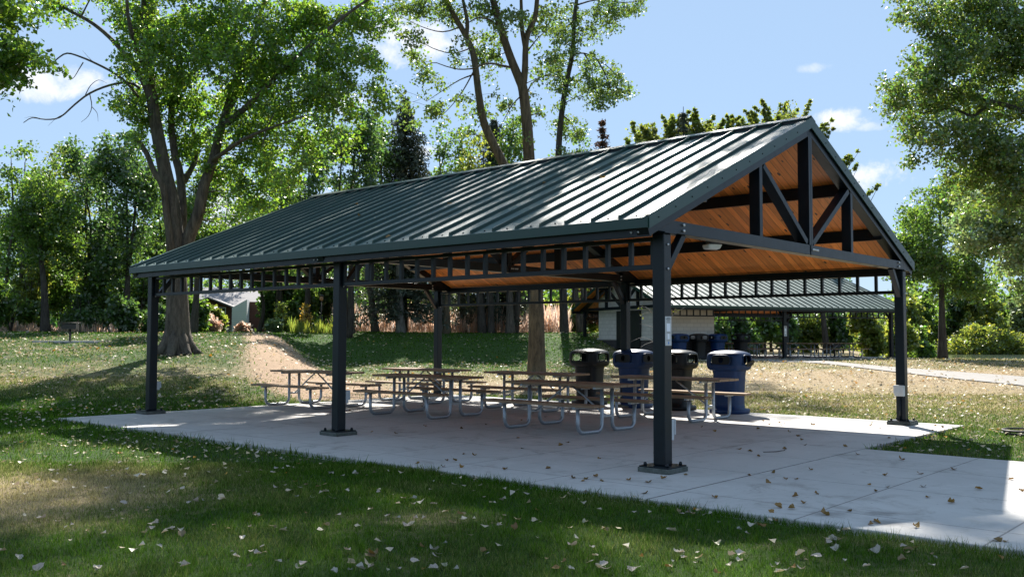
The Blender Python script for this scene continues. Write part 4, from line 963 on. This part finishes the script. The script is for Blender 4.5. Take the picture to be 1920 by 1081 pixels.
# ---- shrubs and understory
g=np.random.default_rng(55)
SH=[(20,50,520,46,'mid'),(60,53,430,50,'yellow'),(110,56,470,50,'mid'),(150,52,540,40,'dark'),(190,55,440,44,'mid'),(225,50,540,34,'dark'),(262,54,470,46,'mid'),(295,50,560,26,'dark'),
(372,56,548,24,'mid'),(402,60,566,17,'yellow'),(455,62,608,9,'reed'),(390,58,588,20,'reed'),(512,66,500,24,'dark'),(520,62,520,34,'dark'),(560,60,500,30,'mid'),(610,62,520,32,'dark'),(512,56,600,11,'pale'),
(680,72,540,36,'mid'),(720,80,530,40,'pale'),(790,78,535,44,'mid'),(850,82,540,40,'pale'),(900,76,545,36,'yellow'),(1000,80,540,40,'mid'),(1040,70,560,30,'yellow'),(1080,64,570,26,'pale'),(1095,70,500,40,'yellow'),
(1370,66,560,50,'dark'),(1430,68,570,46,'mid'),(1480,70,560,44,'dark'),(1530,72,560,40,'yellow'),(1580,72,570,40,'dark'),(1630,66,560,34,'yellow'),
(1690,88,530,48,'yellow'),(1740,94,500,44,'mid'),(1790,94,510,44,'dark'),(1835,92,490,42,'yellow'),(1880,96,510,44,'mid'),(1920,92,540,40,'pale'),(1960,92,560,50,'mid'),(1860,90,610,30,'yellow'),(1725,70,600,30,'mid'),(1690,66,590,24,'yellow')]
SL=['low shrub at the foot of the wood','leafy bush behind the mound','bush beyond the far pavilion','waterside bush on the far bank of the pond']
dirs={'mid':'fresh green','yellow':'yellow green','dark':'dark green','pale':'pale grey green','reed':'dry pinkish brown'}
near=[(300,'the left wood'),(420,'the big maple'),(640,'the pale house'),(800,'the spruce'),(960,'the mound trees'),(1110,'the thick brown trunk'),(1660,'the far pavilion'),(2100,'the pond')]
used={}
ordn=['first','second','third','fourth','fifth','sixth','seventh','eighth','ninth']
for i,(px,d,top,hw,lf) in enumerate(SH):
    zone=[z for x,z in near if px<x][0]; kk=(zone,lf); used[kk]=used.get(kk,0)+1
    lab='%s bush by %s, %s of its colour from the left'%(dirs[lf],zone,ordn[used[kk]-1])
    base=None
    if px>1680 and d>86:
        q=W(px,600,d); base=np.array([q[0],q[1],.2])
    shrub(px,d,top,hw,lf,lab,400+i,ncl=int(40+hw*d*.03),nper=34,size=.2 if d<60 else .3,group='bushes in the background',base=base)
# golden young tree and goldenrod
gtree(575,56,585,10,'gold','grey','small golden yellow tree behind the path',501,cbot=.02,ncl=46,nper=34,size=.11,crad=.22)
gtree(528,57,585,10,'yellow','grey','slim light green young tree left of the golden one',502,cbot=.05,ncl=40,nper=30,size=.13,crad=.28)
# distant woods as one mass
def farwoods():
    g=np.random.default_rng(77); C=[];Rr=[]
    for i in range(2600):
        lat=g.uniform(-95,120); d=g.uniform(118,150); x,y=wl(lat,d); h=8+3*math.sin(lat*.21)+2*math.sin(lat*.63+1); z=float(zt(x,y))+h*g.random()**.8
        C.append((x,y,z)); Rr.append(g.uniform(1.,1.9))
    V,c=leaves(np.array(C),30,np.array(Rr),.62,seed=77,tint=(.6,1.3)); o=bigmesh('distant_woods',V,4,LEAFN['mid'],None,c); tag(o,'continuous far off green wood closing the horizon','woods',kind='stuff')
    C=[];Rr=[]
    for i in range(1500):
        lat=g.uniform(-62,-10); d=g.uniform(60,76); x,y=wl(lat,d); C.append((x,y,float(zt(x,y))+8*g.random())); Rr.append(g.uniform(.7,1.2))
    C=np.array(C); Rr=np.array(Rr); la,dd=ld(C[:,0],C[:,1]); uu=la/dd; kp=(uu<-.345)|(uu>-.262); C=C[kp]; Rr=Rr[kp]
    V,c=leaves(C,34,Rr,.33,seed=78,tint=(.6,1.3)); o=bigmesh('left_understory',V,4,LEAFN['dark'],None,c); tag(o,'dense dark understory filling the left wood','understory',kind='stuff')
farwoods()
def bank():
    g=np.random.default_rng(79); n=1500; u=g.uniform(.34,.8,n); d=g.uniform(85,93,n); x,y=wl(u*d,d); z=g.random(n)**1.3*(1.6+1.5*np.sin(u*40)*np.sin(u*17))+.2
    V,c=leaves(np.stack([x,y,z],-1),34,g.uniform(.4,.9,n),.26,seed=79,tint=(.6,1.35)); o=bigmesh('bank_brush',V,4,LEAFN['yellow'],None,c); tag(o,'tangled yellow green brush along the far bank of the pond','brush',kind='stuff')
bank()
# reeds
def reeds(name,lab,x0,x1,d0_,d1_,h0,h1,n,leaf,seed):
    g=np.random.default_rng(seed); px=g.uniform(x0,x1,n); d=g.uniform(d0_,d1_,n); lat=(px-960)/F*d; X=CAM[0]+rt[0]*lat+fh[0]*d; Y=CAM[1]+rt[1]*lat+fh[1]*d
    Z=zt(X,Y); H=g.uniform(h0*.5,h1,n)*(.68+.2*np.sin(px*.05)+.16*np.sin(px*.21+1)+.18*np.sin(px*.47)*np.sin(px*.13+2)); a=g.random(n)*6.28; w=.014+.022*g.random(n); lx=g.normal(size=n)*.2*H; ly=g.normal(size=n)*.2*H
    b=np.stack([X,Y,Z-.05],-1); s=np.stack([np.cos(a)*w,np.sin(a)*w,0*w],-1); t=np.stack([X+lx,Y+ly,Z+H],-1); mid=(b*.35+t*.65)
    V=np.stack([b-s*.4,mid-s,t,mid+s],1); tt=g.uniform(.6,1.35,n); h=g.normal(size=n)*.12
    o=bigmesh(name,V,4,LEAFN[leaf],None,np.clip(np.stack([tt*(1+h),tt,tt*(1-h)],-1),.1,3)); tag(o,lab,'reeds',kind='stuff')
reeds('dry_reeds','strip of dry pinkish brown reeds behind the mound',628,1068,58,68,1.0,2.2,15000,'reed',61)
reeds('golden_grass','strip of tall yellow grass beside the path',545,648,54,60,.5,1.1,4000,'yellow',62)
reeds('dry_brush','dry brown brush at the foot of the left wood',-60,330,50,56,.2,.8,5000,'reed',63)
# young bare sapling in front of restroom
def sapling():
    g=np.random.default_rng(71); d=30.; P=lambda x,y,o=0: W(x,y,d+o); B=ground(1245,d); T=Tree('sapling_tree','bare young tree with thin pale twigs before the restroom wall','tree',B)
    T.limb([B,P(1243,640),P(1240,560),P(1238,520)],.03,.01,6,4)
    for pp in ([P(1244,650),P(1225,640),P(1205,632),P(1183,640)],[P(1243,625),P(1222,612),P(1200,607)],[P(1241,600),P(1222,585),P(1200,590)],[P(1241,580),P(1225,560),P(1215,545)],[P(1241,610),P(1262,590),P(1285,575)],[P(1240,560),P(1228,540),P(1220,520)],[P(1243,590),P(1258,565),P(1262,530)],[P(1225,640),P(1210,645),P(1200,652)],[P(1222,585),P(1210,575),P(1196,577)]):
        T.limb(pp,.013,.004,5,3)
    for x,y in ((1200,575),(1222,548),(1228,532),(1205,590),(1268,580),(1222,560),(1235,525)): T.C.append(P(x,y).tolist()); T.Rr.append(.16)
    T.finish('yellow','twig',7,.06,71)
sapling()
# ------------------------------------------------------------------ house, lamp
def house():
    p=W(437,620,78); x,y=p[0],p[1]; z=float(zt(x,y)); root=empty('house',(x,y,z-.3),YAW+R(8)); tag(root,'brown sided house with white end wall and grey shingle roof beyond the trees','house')
    b=MB(); b.add([(-3.9,0,1.05),(-.02,0,1.05),(-.02,0,2.4),(-1.96,0,3.15),(-3.9,0,2.4),(-3.9,5,1.05),(-.02,5,1.05),(-.02,5,2.4),(-1.96,5,3.15),(-3.9,5,2.4)],[(0,1,2,3,4),(9,8,7,6,5),(1,6,7,2),(4,9,5,0)]); b.build('wall',M['brown_siding'],root)
    b=MB(); b.box(-3.9,-.02,-.03,5,-.5,1.045); b.build('stone_base',M['stone'],root)
    b=MB(); b.add([(0,-.8,-.5),(1.2,-.8,-.5),(1.2,-.8,3.15),(0,-.8,2.45),(0,5,-.5),(1.2,5,-.5),(1.2,5,3.15),(0,5,2.45)],[(0,1,2,3),(7,6,5,4),(1,5,6,2),(4,0,3,7),(3,2,6,7)]); b.build('side_wall',M['white_siding'],root)
    b=MB(); b.box(1.21,6,.6,6,-.5,3.0); b.build('rear_wing',M['brown_siding'],root)
    for sx in (-1,1):
        xa=-1.96; xb=-1.96+sx*2.3; za=3.22; zb=3.22-2.3*.385
        b=MB(); lo,hi=((xb,zb),(xa,za)) if sx<0 else ((xa,za),(xb,zb))
        b.hexa([(lo[0],-.55,lo[1]),(hi[0],-.55,hi[1]),(hi[0],4.5,hi[1]),(lo[0],4.5,lo[1]),(lo[0],-.55,lo[1]+.12),(hi[0],-.55,hi[1]+.12),(hi[0],4.5,hi[1]+.12),(lo[0],4.5,lo[1]+.12)]); b.build('gable_roof',M['shingle'],root)
    b=MB(); b.hexa([(-9,2.2,2.5),(6.5,2.2,2.5),(6.5,8,4.4),(-9,8,4.4),(-9,2.2,2.65),(6.5,2.2,2.65),(6.5,8,4.55),(-9,8,4.55)]); b.build('main_roof',M['shingle'],root)
    b=MB(); b.box(-8.8,-3.92,2.6,8,-.5,2.6); b.build('back_wall',M['brown_siding'],root)
    for xa,za in ((-1.3,1.5),(-1.3,-.2),(-3.2,1.5)):
        b=MB(); b.box(xa,xa+.7,-.07,-.031,za,za+1.0); f=b.build('window_frame',M['trim'],root)
        b=MB(); b.box(xa+.06,xa+.64,-.085,-.071,za+.06,za+.94); b.build('pane',M['glass'],f)
house()
p=ground(602,57); lp=empty('street_lamp',p); tag(lp,'slender dark park lamp with amber globe beyond the path','street lamp')
b=MB(); b.tube([(0,0,0),(0,0,1.9)],[.05,.035],8); b.build('post',M['iron'],lp)
b=MB(); b.tube([(0,0,1.9),(0,0,2.0),(0,0,2.15),(0,0,2.2)],[.05,.12,.12,.03],10); b.build('globe',simple('amber_globe',(.5,.28,.15),(.55,.3,.17),.4,4,bs_=0),lp)
b=MB(); b.tube([(0,0,2.2),(0,0,2.24),(0,0,2.3)],[.17,.14,.02],10); b.build('cap',M['iron'],lp)
# ------------------------------------------------------------------ grass blades
def grass():
    g=np.random.default_rng(91)
    def batch(n,d0_,d1_,pw,h,w,umax=.62):
        d=d0_+(d1_-d0_)*g.random(n)**pw; lat=g.uniform(-umax,umax,n)*d; X=CAM[0]+rt[0]*lat+fh[0]*d; Y=CAM[1]+rt[1]*lat+fh[1]*d
        dist=slabdist(X,Y); dry,dirt=masks(X,Y)
        nz=.5+.5*np.sin(X*2.1+np.sin(Y*1.7)*1.3)*np.sin(Y*2.6+np.sin(X*1.1)); 
        p=np.clip(1.05-.55*np.clip(dry-.3,0,1)-1.2*dirt,.04,1)
        keep=(dist>.015)&(pathdist(X,Y)>0)&(g.random(n)<p*(.65+.35*nz)); X,Y,dist,dry,dirt,nz=[q[keep] for q in (X,Y,dist,dry,dirt,nz)]; d=d[keep]; n=len(X)
        Z=zt(X,Y); H=h*g.uniform(.45,1.35,n)*(.75+.55*(np.sin(X*9+3*np.sin(Y*5))*np.sin(Y*11+2*np.sin(X*4))>.25))*(1-.45*np.clip(dry-.3,0,1))*np.where(dist<.12,1.5,1); Wd=w*g.uniform(.7,1.3,n)*np.clip(d/10,.6,10)
        a=g.random(n)*6.28; ln=g.normal(size=(n,2))*.45*H[:,None]
        b=np.stack([X,Y,Z-.01],-1); s=np.stack([np.cos(a)*Wd,np.sin(a)*Wd,0*Wd],-1); t=np.stack([X+ln[:,0],Y+ln[:,1],Z+H],-1)
        V=np.stack([b-s,b+s,t],1)
        m_=np.clip((dry-.30)*1.5+.5*(nz-.5)+g.normal(size=n)*.22,0,1)[:,None]
        c=(1-m_)*np.array([.060,.135,.012])+m_*np.array([.36,.31,.14]); c=c*g.uniform(.35,1.65,(n,1)); return V,c
    A=[batch(400000,5.,12,.8,.046,.0036),batch(230000,11,26,.8,.055,.0052),batch(110000,24,60,.9,.07,.006)]
    V=np.concatenate([a[0] for a in A]); c=np.concatenate([a[1] for a in A]); o=bigmesh('grass',V,3,M['blade'],None,c); tag(o,'short mown grass, green with dry straw patches','grass',kind='stuff')
grass()
# ------------------------------------------------------------------ fallen leaves
def leafmesh(name,mat,seed,s=.044):
    g=np.random.default_rng(seed); n=13; a=np.linspace(0,2*math.pi,n,endpoint=False); r=s*(.78+.22*np.abs(np.cos(a*2.5)))*g.uniform(.82,1.1,n)
    cx,cy=g.uniform(.8,3.2,2)*g.choice([-1,1]); bend=g.uniform(0,3.14)
    def hgt(x,y):
        u=x*math.cos(bend)+y*math.sin(bend); v=-x*math.sin(bend)+y*math.cos(bend); return (abs(cx)*1.4+1)*u*u*4+.3*v*abs(v)*g.uniform(-6,6)+.004
    V=[(0,0,.004)]
    for rr in (.5,1.):
        for i in range(n): x,y=r[i]*rr*math.cos(a[i]),r[i]*rr*math.sin(a[i])*.85; V.append((x,y,hgt(x,y)+g.uniform(0,.004)*rr))
    Fc=[(0,1+i,1+(i+1)%n) for i in range(n)]+[(1+i,1+n+i,1+n+(i+1)%n,1+(i+1)%n) for i in range(n)]
    V.append((-s*1.5,0,.012)); V.append((-s*1.5,.002,.012)); V.append((0,.002,.006)); k=len(V); Fc.append((0,k-3,k-2,k-1))
    me=bpy.data.meshes.new(name); me.from_pydata(V,[],Fc); me.materials.append(mat); at=me.color_attributes.new('Col','FLOAT_COLOR','CORNER')
    t=g.uniform(.7,1.25); c=np.tile([t*g.uniform(.9,1.1),t,t*g.uniform(.85,1.1),1],(len(me.loops),1)).astype(np.float32); at.data.foreach_set('color',c.reshape(-1)); me.update(); return me
def litter():
    g=np.random.default_rng(93)
    pale=[leafmesh('fallen_leaf',LEAFN['litter'] if i<8 else LEAFN['litter_tan'],600+i) for i in range(10)]; brn=[leafmesh('fallen_leaf',LEAFN['litter_brown'],640+i,.043) for i in range(8)]
    def put(x,y,z,me,lab,grp,s):
        o=bpy.data.objects.new('fallen_leaf',me); COL.objects.link(o); o.location=(x,y,z); o.rotation_euler=(g.normal()*.25,g.normal()*.25,g.random()*6.28); o.scale=(s,s,s*g.uniform(.7,1.5)); tag(o,lab,'fallen leaf',grp)
    # on the slab
    n=0
    while n<105:
        px=g.uniform(640,1915); py=g.uniform(760,1015); p=slabpt(px,py)
        if slabdist(p[0],p[1])>0 or p[1]>8.4 or p[1]<SY0+.05 or p[0]<SX0+.1: continue
        if (p[0]<SX1 or p[1]<WY1-.05):
            k='shaded' if p[1]<3.5 else 'back'
            put(p[0],p[1],.002,brn[g.integers(8)],'small curled brown leaf lying on the concrete floor','brown leaves on the concrete',g.uniform(.6,1.1)); n+=1
    n=0; cen=[(g.uniform(0,1920),665+421*g.random()**.4) for _ in range(48)]
    while n<195:
        if g.random()<.6:
            c=cen[g.integers(48)]; px=c[0]+g.normal()*34; py=c[1]+g.normal()*11
        else: px=g.uniform(0,1920); py=660+421*g.random()**.38
        if py<850 or py>1085 or not 0<px<1920: continue
        p=G(px,py,30)
        if slabdist(p[0],p[1])<.05: continue
        q=g.random(); sz=g.choice([.45,.6,.7,.85,1.0])
        if q<.68: put(p[0],p[1],p[2]+.03,pale[g.integers(8)],'pale dry curled leaf lying on the shaded foreground grass','pale leaves on the foreground grass',sz)
        elif q<.86: put(p[0],p[1],p[2]+.026,pale[8+g.integers(2)],'tan curled leaf half sunk in the foreground grass','tan leaves in the foreground grass',sz)
        else: put(p[0],p[1],p[2]+.026,brn[g.integers(8)],'small brown leaf lying on the foreground grass','brown leaves in the foreground grass',sz*1.1)
        n+=1
    # leaf litter too many to count
    N_=26000; d=g.uniform(7,60,N_); lat=g.uniform(-.6,.6,N_)*d; X=CAM[0]+rt[0]*lat+fh[0]*d; Y=CAM[1]+rt[1]*lat+fh[1]*d
    dens=np.where(lat/d>.0,1.,.5)*ss(8,15,d)+.07; dens=np.where(d>44,dens*.4,dens)
    dens=np.where(pathdist(X,Y)<0,dens*.12,dens); k=(slabdist(X,Y)>.05)&(g.random(N_)<dens*(.55+.9*(np.sin(X*.9+2*np.sin(Y*.6))*np.sin(Y*.8)>.0))); X,Y,d=X[k],Y[k],d[k]; n=len(X); Z=zt(X,Y)+.035+.02*g.random(n)
    P=np.stack([X,Y,Z],-1); a=g.random(n)*6.28; s=g.uniform(.018,.042,n)*np.clip(d/16,1,2.1); A=np.stack([np.cos(a),np.sin(a),g.normal(size=n)*.25],-1)*s[:,None]; B_=np.stack([-np.sin(a),np.cos(a),g.normal(size=n)*.25],-1)*(s*.75)[:,None]; up_=np.array([0,0,1])*(s*g.uniform(.1,.7,n))[:,None]
    V1=np.stack([P-A,P-B_*.9,P+A*.0,P+B_],1); V=np.concatenate([np.stack([P-A+up_,P-B_,P+A*.1,P+B_],1),np.stack([P+A+up_*.8,P+B_,P+A*.1,P-B_],1)])
    t=g.uniform(.6,1.35,n); h=np.abs(g.normal(size=n))*.12; c=np.stack([t*(1+h*.5),t,t*(1-h)],-1); yel=g.random(n)<.04; c[yel]=np.array([1.2,.7,.15]); c=np.concatenate([c,c])
    o=bigmesh('leaf_litter',V,4,LEAFN['litter'],None,c); tag(o,'scattered pale fallen leaves covering the lawns','leaf litter',kind='stuff')
    # a few leaves on the roof
    for px,py in ((668,384),(843,384),(1129,336),(980,362),(674,405),(728,445),(1200,294),(1020,345)):
        v=fw+r2*((px-960)/F)+u2*((540.5-py)/F); sl=(4.90-2.965)/(PW/2+.45)
        # plane z=4.9-sl*(4.06-y)
        t=(4.90-sl*(PW/2-CAM[1])-CAM[2])/(v[2]-sl*v[1]); p=CAM+v*t
        put(p[0],p[1],p[2]+.01,brn[g.integers(8)],'dry brown leaf resting on the green metal roof','leaves on the roof',1.1)
litter()
p=slabpt(1455,848); b=MB(); b.tube([tuple(p+np.array([-.13,-.12,.01])),tuple(p+np.array([0,0,.015])),tuple(p+np.array([.08,.1,.03])),tuple(p+np.array([.07,.16,.08]))],[.005,.006,.005,.002],5)
b.tube([tuple(p+np.array([0,0,.015])),tuple(p+np.array([.09,-.02,.04]))],[.004,.002],5); o=b.build('fallen_twig',M['bark_dark']); tag(o,'small broken twig lying on the concrete right of the near column','twig')
# ------------------------------------------------------------------ light and sky
SD=np.array([-.73,.86,1.]); el=math.atan2(1,math.hypot(.73,.86)); az=math.atan2(-.73,.86)
sun=bpy.data.lights.new('sun','SUN'); sun.energy=4.9; sun.angle=R(.53); sun.color=(1,.95,.87)
so=bpy.data.objects.new('sun',sun); COL.objects.link(so); so.rotation_euler=Vector(SD).to_track_quat('Z','Y').to_euler(); so.location=(0,0,40)
w=bpy.data.worlds.new('World'); sc.world=w; w.use_nodes=True; nt=w.node_tree; nt.nodes.clear()
out=nt.nodes.new('ShaderNodeOutputWorld'); bg=nt.nodes.new('ShaderNodeBackground'); sky=nt.nodes.new('ShaderNodeTexSky')
sky.sky_type='NISHITA'; sky.sun_disc=False; sky.sun_elevation=el; sky.sun_rotation=az; sky.air_density=1.0; sky.dust_density=0.; sky.ozone_density=2.2; sky.altitude=200
tc=nt.nodes.new('ShaderNodeTexCoord'); vr=N(nt,'ShaderNodeVectorRotate',rotation_type='Z_AXIS'); vr.inputs['Angle'].default_value=-YAW; nt.links.new(tc.outputs['Generated'],vr.inputs['Vector'])
sp=N(nt,'ShaderNodeSeparateXYZ'); nt.links.new(vr.outputs[0],sp.inputs[0])
aa=math_(nt,'ARCTAN2',sp.outputs[0],sp.outputs[1]); ee=math_(nt,'ARCSINE',sp.outputs[2])
cn=noise(nt,vr.outputs[0],26,8,.62,.5); cn2=noise(nt,vr.outputs[0],90,5,.65)
tot=None
for px,py,rx,ry,dn in ((85,150,110,28,.9),(20,165,70,22,.8),(775,70,115,42,1.),(720,95,60,25,.8),(1572,225,45,20,1.),(1640,325,70,24,.9),(1525,128,34,9,.45),(800,285,50,14,.8),(1635,238,30,8,.5),(640,190,60,20,.6),(500,400,120,60,.9),(2300,260,120,50,1),(-400,300,160,60,1),(150,-500,200,90,1),(1300,-650,240,90,1)):
    v=fw+r2*((px-960)/F)+u2*((540.5-py)/F); v/=np.linalg.norm(v); vx,vy=v@rt,v@fh; a0=math.atan2(vx,vy); e0=math.asin(v[2])
    da=math_(nt,'DIVIDE',math_(nt,'SUBTRACT',aa,a0),rx/F); de=math_(nt,'DIVIDE',math_(nt,'SUBTRACT',ee,e0),ry/F)
    q=math_(nt,'ADD',math_(nt,'MULTIPLY',da,da),math_(nt,'MULTIPLY',de,de)); q=math_(nt,'SUBTRACT',1.45,q)
    q=math_(nt,'ADD',q,math_(nt,'MULTIPLY',math_(nt,'SUBTRACT',cn,.52),5.)); q=math_(nt,'ADD',q,math_(nt,'MULTIPLY',math_(nt,'SUBTRACT',cn2,.5),1.6))
    q=math_(nt,'MULTIPLY',ss_node(nt,q,.1,1.9),dn); tot=q if tot is None else math_(nt,'MAXIMUM',tot,q)
tn=N(nt,'ShaderNodeMix',data_type='RGBA',blend_type='MULTIPLY'); tn.inputs[0].default_value=1; tn.inputs[7].default_value=(.15,.15,.15,1); nt.links.new(sky.outputs[0],tn.inputs[6])
ad=N(nt,'ShaderNodeMix',data_type='RGBA',blend_type='ADD'); ad.inputs[0].default_value=1; ad.inputs[7].default_value=(1.95,2.72,3.8,1); nt.links.new(tn.outputs[2],ad.inputs[6])
cl=mixc(nt,tot,ad.outputs[2],(5.6,5.65,5.9))
nt.links.new(cl,bg.inputs[0]); bg.inputs[1].default_value=.080
nt.links.new(bg.outputs[0],out.inputs[0])
sc.view_settings.view_transform='Standard'; sc.view_settings.look='None'; sc.view_settings.gamma=1; sc.view_settings.exposure=1.32
sc.render.engine='CYCLES'; sc.cycles.max_bounces=8; sc.cycles.diffuse_bounces=6; sc.cycles.transmission_bounces=4; sc.cycles.sample_clamp_indirect=4
sc.render.resolution_x=1024; sc.render.resolution_y=576
